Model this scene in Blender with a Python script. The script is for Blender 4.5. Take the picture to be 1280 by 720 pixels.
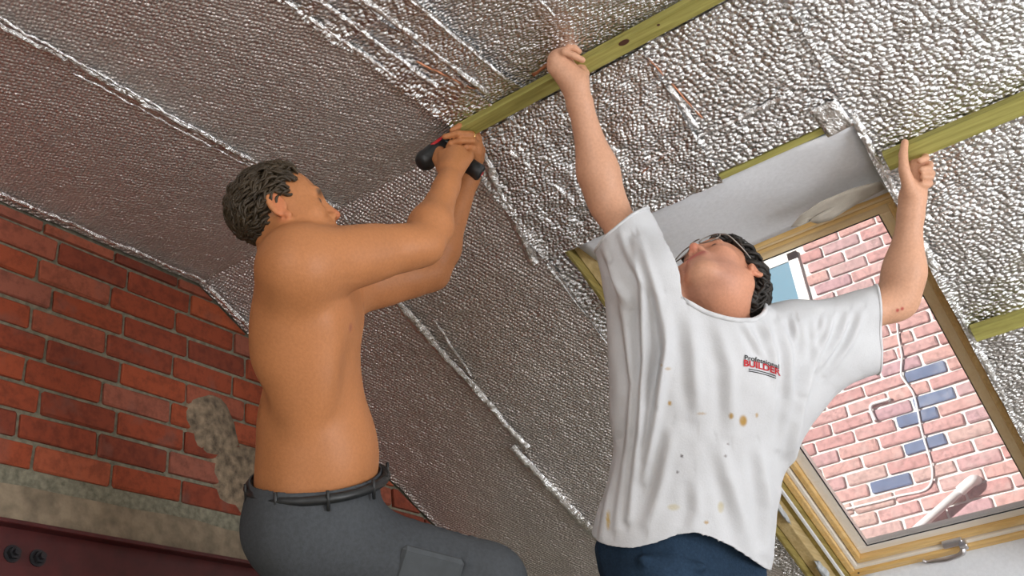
import bpy, bmesh, math, random
import numpy as np
from mathutils import Vector, Matrix, noise as mnoise
random.seed(7); RNG = np.random.RandomState(11)
for o in list(bpy.data.objects): bpy.data.objects.remove(o)
SC = bpy.context.scene; COL = SC.collection

# ------------------------------------------------------------------ camera
F_PX = 1280.82; YAW, PITCH, ROLL = map(math.radians, (32.128, 28.336, -7.091))
CAM = np.array([0.0, 0.0, 1.15])
def _axes():
    fwd = np.array([-math.sin(YAW)*math.cos(PITCH), math.cos(YAW)*math.cos(PITCH), math.sin(PITCH)])
    right = np.array([math.cos(YAW), math.sin(YAW), 0.0]); up = np.cross(right, fwd)
    c, s = math.cos(ROLL), math.sin(ROLL)
    return c*right+s*up, -s*right+c*up, fwd
CR, CU, CF = _axes()
cd = bpy.data.cameras.new('camera'); cam = bpy.data.objects.new('camera', cd); COL.objects.link(cam)
cd.sensor_width = 36.0; cd.lens = F_PX*36.0/1280.0; cd.clip_start = 0.05
cam.matrix_world = Matrix(((CR[0], CU[0], -CF[0], CAM[0]), (CR[1], CU[1], -CF[1], CAM[1]), (CR[2], CU[2], -CF[2], CAM[2]), (0, 0, 0, 1)))
SC.camera = cam

# ------------------------------------------------------------------ light
w = bpy.data.worlds.new('sky'); SC.world = w; w.use_nodes = True
nt = w.node_tree; bg = nt.nodes['Background']
sky = nt.nodes.new('ShaderNodeTexSky'); sky.sky_type = 'HOSEK_WILKIE'; sky.turbidity = 3.0; sky.ground_albedo = 0.4
SUN = Vector((-0.50, -0.80, 0.405)).normalized(); sky.sun_direction = SUN
nt.links.new(sky.outputs[0], bg.inputs[0]); bg.inputs[1].default_value = 1.3
sd = bpy.data.lights.new('sun', 'SUN'); sd.energy = 9.0; sd.angle = 0.009; sd.color = (1.0, 0.95, 0.88)
so = bpy.data.objects.new('sun', sd); COL.objects.link(so)
so.rotation_euler = (-SUN).to_track_quat('-Z', 'Y').to_euler()
def area(name, loc, target, sx, sy, power, col):
    l = bpy.data.lights.new(name, 'AREA'); l.shape = 'RECTANGLE'; l.size = sx; l.size_y = sy; l.energy = power; l.color = col
    o = bpy.data.objects.new(name, l); COL.objects.link(o); o.location = loc
    o.rotation_euler = (Vector(target)-Vector(loc)).to_track_quat('-Z', 'Y').to_euler(); return o
# added fill lamps, set at the made-up rear and side windows built below
area('fill_rear', (0.7, -3.16, 1.25), (0.3, 2.0, 1.4), 2.6, 2.0, 62, (0.98, 0.985, 1.0))
area('fill_side', (2.36, 1.9, 1.05), (-1.0, 2.2, 1.45), 2.2, 1.3, 85, (0.95, 0.97, 1.0))
SC.view_settings.view_transform = 'Standard'; SC.view_settings.look = 'None'; SC.view_settings.gamma = 1.0
SC.view_settings.use_curve_mapping = False; SC.view_settings.exposure = 0.08

# ------------------------------------------------------------------ helpers
def V(*a): return np.array(a, float)
def unit(v): v = np.asarray(v, float); return v/np.linalg.norm(v)
def P(px, py, dep):
    "world point on the photo ray (px,py) at a distance 'dep' along the viewing axis"
    return CAM + (CR*((px-640)/F_PX) - CU*((py-360)/F_PX) + CF)*dep
def cv(r, u, t): return unit(CR*r + CU*u - CF*t)      # right, up, towards the viewer
def tag(o, label=None, cat=None, group=None, kind=None):
    if label: o['label'] = label
    if cat: o['category'] = cat
    if group: o['group'] = group
    if kind: o['kind'] = kind
    return o
def empty(name, loc=(0, 0, 0)):
    o = bpy.data.objects.new(name, None); COL.objects.link(o); o.location = Vector(loc); o.empty_display_size = .05
    return o
def link(name, me, mat=None, parent=None, smooth=False):
    if mat is not None and len(me.materials) == 0: me.materials.append(mat)
    o = bpy.data.objects.new(name, me); COL.objects.link(o)
    if parent is not None:
        o.parent = parent
        pw = Vector(parent.location); q = parent.parent
        while q is not None: pw += Vector(q.location); q = q.parent
        o.location = -pw                     # mesh data is in world coordinates
    if smooth: me.polygons.foreach_set('use_smooth', [True]*len(me.polygons))
    return o
def mesh_from(name, verts, faces):
    me = bpy.data.meshes.new(name); me.from_pydata([tuple(map(float, v)) for v in verts], [], [tuple(map(int, f)) for f in faces]); me.update(); return me
def bm_obj(name, bm, mat, parent=None, smooth=False, bevel=0):
    if bevel:
        bmesh.ops.bevel(bm, geom=list(bm.edges), offset=bevel, segments=1, affect='EDGES', clamp_overlap=True)
    bmesh.ops.recalc_face_normals(bm, faces=bm.faces)
    me = bpy.data.meshes.new(name); bm.to_mesh(me); bm.free(); return link(name, me, mat, parent, smooth)
def prism(bm, pts8):
    vs = [bm.verts.new(tuple(map(float, p))) for p in pts8]
    for f in ((0, 1, 2, 3), (7, 6, 5, 4), (0, 4, 5, 1), (1, 5, 6, 2), (2, 6, 7, 3), (3, 7, 4, 0)): bm.faces.new([vs[i] for i in f])
def box(bm, lo, hi, fn=None):
    (a, b, c), (d, e, f) = lo, hi
    p = [(a, b, c), (d, b, c), (d, e, c), (a, e, c), (a, b, f), (d, b, f), (d, e, f), (a, e, f)]
    prism(bm, [fn(*q) if fn else q for q in p])
def box_obj(name, lo, hi, mat, parent=None, bevel=.002, fn=None):
    bm = bmesh.new(); box(bm, lo, hi, fn); return bm_obj(name, bm, mat, parent, bevel=bevel)
def tube_mesh(bm, pts, rad, n=8, cap=True):
    pts = [Vector(tuple(p)) for p in pts]; rings = []
    if not hasattr(rad, '__len__'): rad = [rad]*len(pts)
    prev = None
    for i, p in enumerate(pts):
        t = (pts[min(i+1, len(pts)-1)]-pts[max(i-1, 0)]).normalized()
        if prev is None:
            a = Vector((0, 0, 1)) if abs(t.z) < .9 else Vector((1, 0, 0)); nrm = t.cross(a).normalized()
        else:
            nrm = (prev - t*prev.dot(t)).normalized()
        prev = nrm; b = t.cross(nrm)
        rings.append([bm.verts.new(p+(nrm*math.cos(2*math.pi*k/n)+b*math.sin(2*math.pi*k/n))*rad[i]) for k in range(n)])
    for r0, r1 in zip(rings, rings[1:]):
        for k in range(n): bm.faces.new((r0[k], r0[(k+1) % n], r1[(k+1) % n], r1[k]))
    if cap: bm.faces.new(rings[0][::-1]); bm.faces.new(rings[-1])
def tube_obj(name, pts, rad, mat, parent=None, n=8):
    bm = bmesh.new(); tube_mesh(bm, pts, rad, n); return bm_obj(name, bm, mat, parent, smooth=True)
def smooth_path(pts, sub=6):
    pts = [np.asarray(p, float) for p in pts]; out = []
    for i in range(len(pts)-1):
        p0 = pts[max(i-1, 0)]; p1 = pts[i]; p2 = pts[i+1]; p3 = pts[min(i+2, len(pts)-1)]
        for j in range(sub):
            t = j/sub
            out.append(.5*((2*p1)+(-p0+p2)*t+(2*p0-5*p1+4*p2-p3)*t*t+(-p0+3*p1-3*p2+p3)*t**3))
    out.append(pts[-1]); return out

# value noise for displaced geometry
_T = RNG.rand(256, 256)
def vn(x, y, s=0):
    x = np.asarray(x, float)+s*17.31; y = np.asarray(y, float)+s*5.77
    xi = np.floor(x).astype(int); yi = np.floor(y).astype(int); fx = x-xi; fy = y-yi
    fx = fx*fx*(3-2*fx); fy = fy*fy*(3-2*fy)
    g = lambda a, b: _T[a % 256, b % 256]
    return (g(xi, yi)*(1-fx)+g(xi+1, yi)*fx)*(1-fy)+(g(xi, yi+1)*(1-fx)+g(xi+1, yi+1)*fx)*fy
def ridge(x, y, s=0): return 1-np.abs(2*vn(x, y, s)-1)

# ------------------------------------------------------------------ materials
class NT:
    def __init__(s, name):
        s.m = bpy.data.materials.new(name); s.m.use_nodes = True; s.t = s.m.node_tree; s.b = s.t.nodes['Principled BSDF']
    def n(s, typ, **kw):
        nd = s.t.nodes.new(typ)
        for k, v in kw.items():
            if k in nd.inputs: nd.inputs[k].default_value = v
            else: setattr(nd, k, v)
        return nd
    def l(s, a, b): s.t.links.new(a, b)
    def set(s, **kw):
        for k, v in kw.items(): s.b.inputs[k.replace('_', ' ')].default_value = v
    def coord(s, kind='Object'):
        return s.n('ShaderNodeTexCoord').outputs[kind]
    def noise(s, vec, scale, detail=4, rough=.55, dist=0):
        nd = s.n('ShaderNodeTexNoise'); nd.inputs['Scale'].default_value = scale; nd.inputs['Detail'].default_value = detail
        nd.inputs['Roughness'].default_value = rough; nd.inputs['Distortion'].default_value = dist
        if vec is not None: s.l(vec, nd.inputs['Vector'])
        return nd
    def ramp(s, fac, stops):
        r = s.n('ShaderNodeValToRGB'); e = r.color_ramp.elements
        while len(e) < len(stops): e.new(.5)
        for el, (p, c) in zip(e, stops): el.position = p; el.color = (*c, 1)
        s.l(fac, r.inputs[0]); return r.outputs[0]
    def mix(s, a, b, fac, typ='MIX'):
        m = s.n('ShaderNodeMix', data_type='RGBA', blend_type=typ)
        for sock, v in ((0, fac), (6, a), (7, b)):
            if hasattr(v, 'is_output'): s.l(v, m.inputs[sock])
            else: m.inputs[sock].default_value = v if sock == 0 else (*v, 1)
        return m.outputs[2]
    def bump(s, h, strength=.3, dist=.01, prev=None):
        b = s.n('ShaderNodeBump'); b.inputs['Strength'].default_value = strength; b.inputs['Distance'].default_value = dist
        s.l(h, b.inputs['Height'])
        if prev is not None: s.l(prev, b.inputs['Normal'])
        return b.outputs[0]
    def col(s, sock): s.l(sock, s.b.inputs['Base Color'])
    def nrm(s, sock): s.l(sock, s.b.inputs['Normal'])
def scaled(n, vec, sc, rot=(0, 0, 0)):
    m = n.n('ShaderNodeMapping'); m.inputs['Scale'].default_value = sc; m.inputs['Rotation'].default_value = rot
    n.l(vec, m.inputs['Vector']); return m.outputs[0]
def simple(name, col, rough=.6, metal=0, var=.12, scale=30, bump=.0):
    n = NT(name); c = n.coord(); nz = n.noise(c, scale)
    lo = tuple(max(0, x*(1-var)) for x in col); hi = tuple(min(1, x*(1+var)) for x in col)
    n.col(n.ramp(nz.outputs[0], [(.3, lo), (.7, hi)])); n.set(Roughness=rough, Metallic=metal)
    if bump: n.nrm(n.bump(nz.outputs[0], bump, .004))
    return n.m
M = {}
def foil(name, tint, bub, rough, strength, rot=0.0, crink=.3, uv=True, rnd=.4, metal=1.0):
    n = NT(name); c = n.coord('UV' if uv else 'Object'); o = n.coord('Object')
    wob = n.noise(o, 9, 3); add = n.n('ShaderNodeVectorMath', operation='MULTIPLY_ADD'); n.l(wob.outputs['Color'], add.inputs[0]); add.inputs[1].default_value = (.02, .02, 0); n.l(c, add.inputs[2])
    cs = scaled(n, add.outputs[0], (1/bub, 1/(bub*.7), 1), (0, 0, rot))
    vo = n.n('ShaderNodeTexVoronoi', feature='F1', voronoi_dimensions='2D'); vo.inputs['Scale'].default_value = 1.0; vo.inputs['Randomness'].default_value = rnd
    n.l(cs, vo.inputs['Vector'])
    nz = n.noise(o, 55, 5, .6, .4); fine = n.noise(o, 170, 2, .5)
    b1 = n.bump(nz.outputs[0], crink, .012); b2 = n.bump(vo.outputs['Distance'], strength, bub*.55, b1); b3 = n.bump(fine.outputs[0], .25, .004, b2)
    n.nrm(b3)
    big = n.noise(o, 3.0, 3)
    n.col(n.ramp(big.outputs[0], [(.3, tuple(x*.88 for x in tint)), (.7, tint)]))
    n.set(Metallic=metal, Roughness=rough); return n.m
M['foil_dull'] = foil('foil_dull', (.84, .80, .78), .012, .32, 1.0, .35, .4, True, .4, .82)
M['foil_silver'] = foil('foil_silver', (.84, .85, .86), .0115, .25, .8, 1.2, .75, True, .7)
M['foil_bright'] = foil('foil_bright', (.86, .87, .88), .0145, .23, .9, .25, .8, True, .8)
M['tape'] = foil('foil_tape', (.92, .93, .94), .03, .20, .2, 0, .8, False)
def brick_mat(name, stops, rough=.9, spots=(.25, .16, .12), vary=.5):
    n = NT(name); oi = n.n('ShaderNodeObjectInfo'); c = n.coord()
    mp = n.n('ShaderNodeVectorMath', operation='ADD'); n.l(c, mp.inputs[0]); n.l(oi.outputs['Location'], mp.inputs[1])
    base = n.ramp(oi.outputs['Random'], stops)
    nz = n.noise(mp.outputs[0], 34, 6, .65); dark = n.ramp(nz.outputs[0], [(.36, (.32, .30, .30)), (.56, (1, 1, 1))])
    k = n.mix(base, dark, vary, 'MULTIPLY'); nz2 = n.noise(mp.outputs[0], 9, 3)
    k = n.mix(k, spots, n.ramp(nz2.outputs[0], [(.58, (0, 0, 0)), (.72, (.45, .45, .45))]))
    n.col(k); n.set(Roughness=rough); n.nrm(n.bump(nz.outputs[0], .5, .004)); return n.m
M['brick'] = brick_mat('red_brick', [(0, (.19, .038, .018)), (.3, (.28, .052, .020)), (.6, (.36, .070, .023)), (.8, (.30, .095, .06)), (1, (.42, .085, .025))], .85, (.16, .085, .07))
M['brick_out'] = brick_mat('washed_out_brick', [(0, (.50, .26, .25)), (.3, (.55, .32, .31)), (.55, (.57, .34, .31)), (.8, (.46, .29, .33)), (1, (.55, .38, .34))], .95, (.50, .40, .38), .6)  # overexposed look put into the colour, paler than the brick itself
M['brick_blue'] = brick_mat('blue_brick', [(0, (.07, .12, .24)), (1, (.11, .17, .30))], .7, (.3, .33, .42), .4)
M['mortar'] = simple('grey_mortar', (.21, .20, .145), .95, 0, .35, 60, .5)
M['mortar_out'] = simple('pale_mortar', (.74, .74, .72), .95, 0, .1, 50, .3)
M['render'] = simple('rough_render', (.20, .15, .10), .95, 0, .6, 40, 1.0)
M['concrete'] = simple('padstone_concrete', (.24, .19, .13), .95, 0, .3, 26, .6)
M['steel'] = simple('oxide_primer_steel', (.075, .012, .012), .45, 0, .25, 20, .1)
M['bolt'] = simple('dark_bolt', (.05, .05, .055), .4, .8, .2)
def wood(name, a, b, axis=0, rough=.55, gr=.5):
    n = NT(name); c = n.coord(); sc = [38, 38, 38]; sc[axis] = 2.2
    cs = scaled(n, c, tuple(sc)); nz = n.noise(cs, 1.0, 5, .6, 1.2); fine = n.noise(scaled(n, c, tuple(x*5 for x in sc)), 1, 2)
    n.col(n.mix(n.ramp(nz.outputs[0], [(.30, a), (.62, b), (.8, tuple(x*.85 for x in b))]), n.ramp(fine.outputs[0], [(.35, (.75, .72, .68)), (.6, (1, 1, 1))]), gr, 'MULTIPLY'))
    n.set(Roughness=rough); n.nrm(n.bump(nz.outputs[0], .12, .003)); return n.m
M['pine'] = wood('lacquered_pine_x', (.78, .48, .15), (.90, .64, .30), 0, .35)
M['pine_v'] = wood('lacquered_pine_slope', (.76, .46, .14), (.88, .62, .28), 1, .35)
M['pine_l'] = wood('lightened_pine_x', (.88, .66, .36), (.94, .76, .48), 0, .4, .15); M['pine_lv'] = wood('lightened_pine_slope', (.88, .66, .36), (.94, .76, .48), 1, .4, .15)  # pine copy with a lightened colour to offset shade on top and right pieces
M['sash'] = wood('pale_pine_sash', (.90, .82, .70), (.95, .90, .82), 0, .4, .12)  # brightness of the lit lip faces put into the wood colour
M['sash_v'] = wood('lit_pine_sash_v', (.90, .82, .70), (.95, .90, .82), 1, .4, .12)
M['treated'] = wood('treated_batten', (.24, .22, .045), (.44, .41, .12), 0, .7)
M['treated_v'] = wood('treated_rafter', (.22, .17, .04), (.40, .32, .10), 1, .75)
M['raw'] = wood('raw_timber', (.50, .36, .15), (.66, .52, .27), 1, .75)
M['board'] = wood('scaffold_board', (.36, .26, .15), (.52, .40, .25), 0, .85)
M['ply'] = wood('plywood_box', (.42, .28, .14), (.55, .40, .22), 0, .8)
M['membrane'] = simple('white_membrane', (.84, .87, .92), .6, 0, .04, 90, .25)
M['paper'] = simple('torn_paper', (.58, .54, .47), .85, 0, .08, 40, .3)
M['foam'] = simple('expanding_foam', (.55, .58, .60), .8, 0, .2, 60, .6)
M['plaster'] = simple('bare_plaster', (.62, .56, .50), .9, 0, .1, 4, .2)
M['screed'] = simple('dusty_screed', (.56, .52, .47), .9, 0, .2, 5, .3)
M['white_paint'] = simple('white_paint', (.80, .80, .79), .5, 0, .03)
M['white_plastic'] = simple('white_plastic', (.82, .83, .84), .4, 0, .03)
M['gasket'] = simple('black_gasket', (.012, .014, .022), .5, 0, .1)
M['chrome'] = simple('satin_aluminium', (.75, .74, .78), .28, 1.0, .05)
M['black_plastic'] = simple('black_rubber', (.016, .018, .019), .45, 0, .3, 60, .2)
M['teal_plastic'] = simple('dark_green_shell', (.018, .045, .045), .38, 0, .2)
M['red_plastic'] = simple('red_plastic', (.50, .015, .02), .4, 0, .1)
M['gold'] = simple('gold_ring', (.85, .62, .25), .2, 1.0, .05)
M['ground'] = simple('concrete_yard', (.42, .41, .39), .95, 0, .2, 3)
M['slate'] = simple('grey_roof_tiles', (.16, .15, .15), .8, 0, .3, 9, .4)
def glass(name, haze, tint=(1, 1, 1)):
    n = NT(name); t = n.t; out = t.nodes['Material Output']
    tr = n.n('ShaderNodeBsdfTransparent'); tr.inputs[0].default_value = (*tint, 1)
    gl = n.n('ShaderNodeBsdfGlossy'); gl.inputs['Roughness'].default_value = .03
    df = n.n('ShaderNodeBsdfTranslucent'); df.inputs[0].default_value = (.9, .92, .95, 1)
    m1 = n.n('ShaderNodeMixShader'); m1.inputs[0].default_value = .05
    m2 = n.n('ShaderNodeMixShader'); m2.inputs[0].default_value = haze
    n.l(tr.outputs[0], m1.inputs[1]); n.l(gl.outputs[0], m1.inputs[2]); n.l(m1.outputs[0], m2.inputs[1]); n.l(df.outputs[0], m2.inputs[2])
    n.l(m2.outputs[0], out.inputs[0]); t.nodes.remove(n.b); return n.m
M['glass'] = glass('hazed_window_glass', .16)  # white haze mixed into the glass to wash out the bright view
M['lens'] = glass('spectacle_lens', .01, (.97, .98, .97))
n = NT('neighbour_glass'); n.set(Base_Color=(.16, .30, .40, 1), Roughness=.08); M['nglass'] = n.m  # sky reflection painted in as a blue base colour
def vcol_mat(name, rough, bscale, bstr, sss=0, spec=.5, noise_amt=.25, weave=None):
    n = NT(name); a = n.n('ShaderNodeAttribute', attribute_name='Col'); c = n.coord()
    nz = n.noise(c, bscale, 5, .6)
    n.col(n.mix(a.outputs[0], n.ramp(nz.outputs[0], [(.35, (.66, .64, .62)), (.65, (1, 1, 1))]), noise_amt, 'MULTIPLY'))
    n.set(Roughness=rough); n.b.inputs['Specular IOR Level'].default_value = spec
    b = n.bump(nz.outputs[0], bstr, .002)
    if weave:
        nw = n.noise(scaled(n, c, weave), 1, 2); b = n.bump(nw.outputs[0], bstr, .002, b)
    n.nrm(b)
    if sss:
        n.b.inputs['Subsurface Weight'].default_value = sss; n.b.inputs['Subsurface Radius'].default_value = (.010, .004, .002); n.b.inputs['Subsurface Scale'].default_value = 1.0
    return n.m
M['skin'] = vcol_mat('skin', .50, 150, .3, .0, .35, .32)
M['cotton'] = vcol_mat('white_cotton', .95, 240, .3, 0, .15, .10)
M['denim'] = vcol_mat('denim', .95, 160, .5, 0, .1, .75, (900, 900, 200))
M['canvas'] = vcol_mat('grey_work_canvas', .95, 120, .4, 0, .1, .5)
M['hair'] = vcol_mat('hair', .5, 200, .4, 0, .4, .5)
M['leather'] = simple('brown_boot_leather', (.10, .055, .03), .6, 0, .3, 40, .3)
M['sole'] = simple('rubber_sole', (.02, .02, .02), .7)
M['ink_black'] = simple('black_print', (.012, .014, .014), .8)
M['ink_red'] = simple('red_print', (.45, .012, .02), .8)
M['metal_frame'] = simple('thin_metal_rim', (.25, .23, .21), .3, 1.0)
M['galv'] = simple('galvanised_tube', (.45, .46, .47), .45, .9, .15)

# ------------------------------------------------------------------ the room
GX = -2.31                      # brick gable
ZC = 1.6632+1.15                # flat ceiling height
YB = 1.841                      # where the ceiling bends into the slope
SL = math.radians(28.305); cs_, sn_ = math.cos(SL), math.sin(SL)
def S(x, v, h=0.0):
    "point on the slope: x along the ridge, v metres down from the bend, h outward"
    return (x, YB+v*cs_+h*sn_, ZC-v*sn_+h*cs_)
XR, YR, YE = 2.4, -3.2, YB+3.3*cs_      # right wall, rear wall, eaves wall
ZE = ZC-3.3*sn_
def struct(o): o['kind'] = 'structure'; return o
struct(box_obj('floor', (GX-.12, YR-.12, -.12), (XR+.12, YE+.12, 0), M['screed'], bevel=0))
ceil_o = struct(box_obj('ceiling', (GX-.12, YR-.12, ZC+.03), (XR+.12, YB+.005, ZC+.14), M['plaster'], bevel=0))
# sloped roof deck with the opening for the roof window
OX0, OX1, OV0, OV1 = -1.20, -.35, .42, 2.37
bm = bmesh.new()
for x0, x1, v0, v1 in ((GX-.12, OX0-.05, -.02, 3.42), (OX1+.05, XR+.12, -.02, 3.42), (OX0-.05, OX1+.05, -.02, OV0-.05), (OX0-.05, OX1+.05, OV1+.05, 3.42)):
    box(bm, (x0, v0, .03), (x1, v1, .19), S)
slope_o = struct(bm_obj('wall_slope', bm, M['plaster']))
RDG = -.68; RZ = ZC+(YB-RDG)*math.tan(SL)      # unseen outer roof and far pitch, added to keep the sun out
bm = bmesh.new(); x0, x1 = GX-.4, XR+.4
prism(bm, [(x0, RDG, RZ+.10), (x1, RDG, RZ+.10), (x1, YB-.02, ZC+.10), (x0, YB-.02, ZC+.10), (x0, RDG, RZ+.22), (x1, RDG, RZ+.22), (x1, YB-.02, ZC+.21), (x0, YB-.02, ZC+.21)])
prism(bm, [(x0, RDG, RZ+.10), (x1, RDG, RZ+.10), (x1, YR-.3, ZC+.16), (x0, YR-.3, ZC+.16), (x0, RDG, RZ+.22), (x1, RDG, RZ+.22), (x1, YR-.3, ZC+.28), (x0, YR-.3, ZC+.28)])
struct(bm_obj('roof', bm, M['slate']))
def wall_with_hole(name, axis, at, th, a0, a1, z0, z1, ha0, ha1, hz0, hz1, mat):
    bm = bmesh.new()
    for (p, q, r, s) in ((a0, ha0, z0, z1), (ha1, a1, z0, z1), (ha0, ha1, z0, hz0), (ha0, ha1, hz1, z1)):
        if q-p < .001 or s-r < .001: continue
        if axis == 'x': box(bm, (at, p, r), (at+th, q, s))
        else: box(bm, (p, at, r), (q, at+th, s))
    return struct(bm_obj(name, bm, mat))
wall_with_hole('wall_rear', 'y', YR-.12, .12, GX-.12, XR+.12, 0, ZC+.14, -.7, 2.1, .1, 2.35, M['plaster'])
wall_with_hole('wall_right', 'x', XR, .12, YR, YE, 0, ZC+.1, 0.7, 3.1, .3, 1.75, M['plaster'])
struct(box_obj('wall_eaves', (GX-.12, YE, 0), (XR+.12, YE+.12, ZE+.12), M['plaster'], bevel=0))
def glazed(name, axis, at, a0, a1, z0, z1, nm):
    bm = bmesh.new(); t = .05
    mk = (lambda p, q, r, s: box(bm, (at, p, r), (at+.05, q, s))) if axis == 'x' else (lambda p, q, r, s: box(bm, (p, at, r), (q, at+.05, s)))
    mk(a0, a1, z0, z0+t); mk(a0, a1, z1-t, z1)
    for k in range(nm+1):
        c = a0+(a1-a0-t)*k/nm; mk(c, c+t, z0, z1)
    f = struct(bm_obj(name, bm, M['white_paint']))
    for k in range(nm):
        p = a0+(a1-a0-t)*k/nm+t; q = a0+(a1-a0-t)*(k+1)/nm
        if axis == 'x': box_obj('pane', (at+.02, p, z0+t), (at+.026, q, z1-t), M['glass'], f, 0)
        else: box_obj('pane', (p, at+.02, z0+t), (q, at+.026, z1-t), M['glass'], f, 0)
glazed('added_window_2', 'y', YR-.09, -.7, 2.1, .1, 2.35, 3); glazed('added_window_3', 'x', XR+.04, 0.7, 3.1, .3, 1.75, 3)  # unseen rear and side windows, added to light the room

# --- gable: mortar bed with separate bricks proud of it
wl = struct(box_obj('wall_left', (GX-.24, YR-.12, 0), (GX-.010, YE+.12, ZC+.14), M['mortar'], bevel=0))
def slope_z(y): return ZC if y < YB else ZC-(y-YB)*math.tan(SL)
BL, BH = .226, .0748
Z0 = ZC-.722*2.31+.692*2.31-.033       # a bed joint of the photo
brick_me = {}
def unit_brick(l, h, d, key, mat, jitter=.002):
    if key in brick_me: return brick_me[key]
    bm = bmesh.new(); box(bm, (0, 0, 0), (d, l, h)); bmesh.ops.bevel(bm, geom=list(bm.edges), offset=.004, segments=1, affect='EDGES')
    rr = random.Random(hash(key) & 255)
    for v in bm.verts: v.co += Vector((rr.uniform(-1, 1), rr.uniform(-1, 1), rr.uniform(-1, 1)))*jitter
    me = bpy.data.meshes.new('brick'); bm.to_mesh(me); bm.free(); me.materials.append(mat); brick_me[key] = me; return me
zt = ZC-.012
zb0 = 1.15+.70*2.31-.001                # bed line (C2) seen in the photo
rows = [(r, zb0-BH*r) for r in range(-1, 10)]
ya0 = .566*2.31+.005
for r, z in rows:
    off = (r % 2)*BL/2
    for k in range(-11, 8):
        y0 = ya0+k*BL+off - (.062 if r % 2 else .0); l = BL-.011; h = BH-.011
        if y0 < -.95 or y0 > 3.1: continue
        key = ('g', random.randrange(6))
        top = min(slope_z(y0), slope_z(y0+l))-.02
        if z+.012 > slope_z(y0)-.02: continue
        if z+h > top or z+h > slope_z(y0+l)-.02:
            bm = bmesh.new(); box(bm, (0, 0, 0), (.012+.08, l, h))
            for (co, no) in ((Vector((0, YB-y0, ZC-.02-z)), Vector((0, sn_, cs_))), (Vector((0, 0, ZC-.02-z)), Vector((0, 0, 1)))):
                bmesh.ops.bisect_plane(bm, geom=list(bm.verts)+list(bm.edges)+list(bm.faces), plane_co=co, plane_no=no, clear_outer=True)
            if len(bm.verts) < 4: bm.free(); continue
            bmesh.ops.holes_fill(bm, edges=bm.edges)
            me = bpy.data.meshes.new('brick'); bm.to_mesh(me); bm.free(); me.materials.append(M['brick'])
        else: me = unit_brick(l, h, .09, key, M['brick'])
        o = bpy.data.objects.new('brick', me); COL.objects.link(o); o.parent = wl
        o.location = (GX-.09+random.uniform(-.002, .002), y0, z)
# rough render patches on the gable
def patch(name, c, ry, rz, seed, mat, parent):
    n_ = 26; vs = [(GX+.012, c[0], c[1])]; fs = []
    for ring_i, (rr_, xx) in enumerate(((.5, .008), (.85, .005), (1.0, -.012))):
        for k in range(n_):
            a = 2*math.pi*k/n_; q = rr_*(.72+.5*float(vn(1.7*math.cos(a)+5, 1.7*math.sin(a)+5, seed)))
            vs.append((GX+xx+random.uniform(-.004, .004), c[0]+ry*q*math.cos(a), c[1]+rz*q*math.sin(a)))
    for k in range(n_):
        fs.append((0, 1+k, 1+(k+1) % n_))
        for r_ in range(2):
            a = 1+r_*n_+k; b = 1+r_*n_+(k+1) % n_; fs.append((a, a+n_, b+n_, b))
    return link(name, mesh_from(name, vs, fs), mat, parent, True)
patch('render_patch', (1.90, 1.15+1.19), .11, .12, 1, M['render'], wl); patch('render_patch', (2.04, 1.15+1.05), .15, .13, 2, M['render'], wl)
# concrete padstone course and the bolted steel beam under it
bm = bmesh.new(); n_ = 40; dy = .106
for k in range(n_):
    y0 = -1.0+k*.106; t0 = 1.15+.885+.012*float(vn(y0*6, 3)); t1 = 1.15+.885+.012*float(vn((y0+dy)*6, 3)); d0 = .008+.02*float(vn(y0*9, 8)); d1 = .008+.02*float(vn((y0+dy)*9, 8))
    prism(bm, [(GX-.009, y0, 1.947), (GX+d0, y0, 1.947), (GX+d1, y0+dy, 1.947), (GX-.009, y0+dy, 1.947), (GX-.009, y0, t0), (GX+d0*.6, y0, t0), (GX+d1*.6, y0+dy, t1), (GX-.009, y0+dy, t1)])
bmesh.ops.remove_doubles(bm, verts=bm.verts, dist=.0005)
tag(bm_obj('padstone', bm, M['concrete']), 'rough concrete bedding strip along the brick gable above the steel beam', 'concrete')
bt = empty('steel_beam', (GX, 1.6, 1.70)); tag(bt, 'dark red primed steel beam bolted along the brick gable', 'beam')
bm = bmesh.new(); box(bm, (GX+.002, -1.0, 1.66), (GX+.012, 3.3, 1.945)); bm_obj('web', bm, M['steel'], bt, bevel=.002)
box_obj('flange', (GX+.002, -1.0, 1.935), (GX+.045, 3.3, 1.946), M['steel'], bt); box_obj('flange', (GX+.002, -1.0, 1.655), (GX+.09, 3.3, 1.668), M['steel'], bt)
for y, z in ((1.323, 1.874), (1.388, 1.873), (1.323, 1.74), (1.388, 1.74), (2.3, 1.874), (2.365, 1.874)):
    bm = bmesh.new(); tube_mesh(bm, [(GX+.012, y, z), (GX+.016, y, z)], .021, 16)
    wsh = bm_obj('washer', bm, M['bolt'], bt); bm = bmesh.new(); tube_mesh(bm, [(GX+.016, y, z), (GX+.028, y, z)], .0145, 6); tube_mesh(bm, [(GX+.028, y, z), (GX+.040, y, z)], .008, 10)
    bm_obj('bolt', bm, M['bolt'], wsh)

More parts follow.
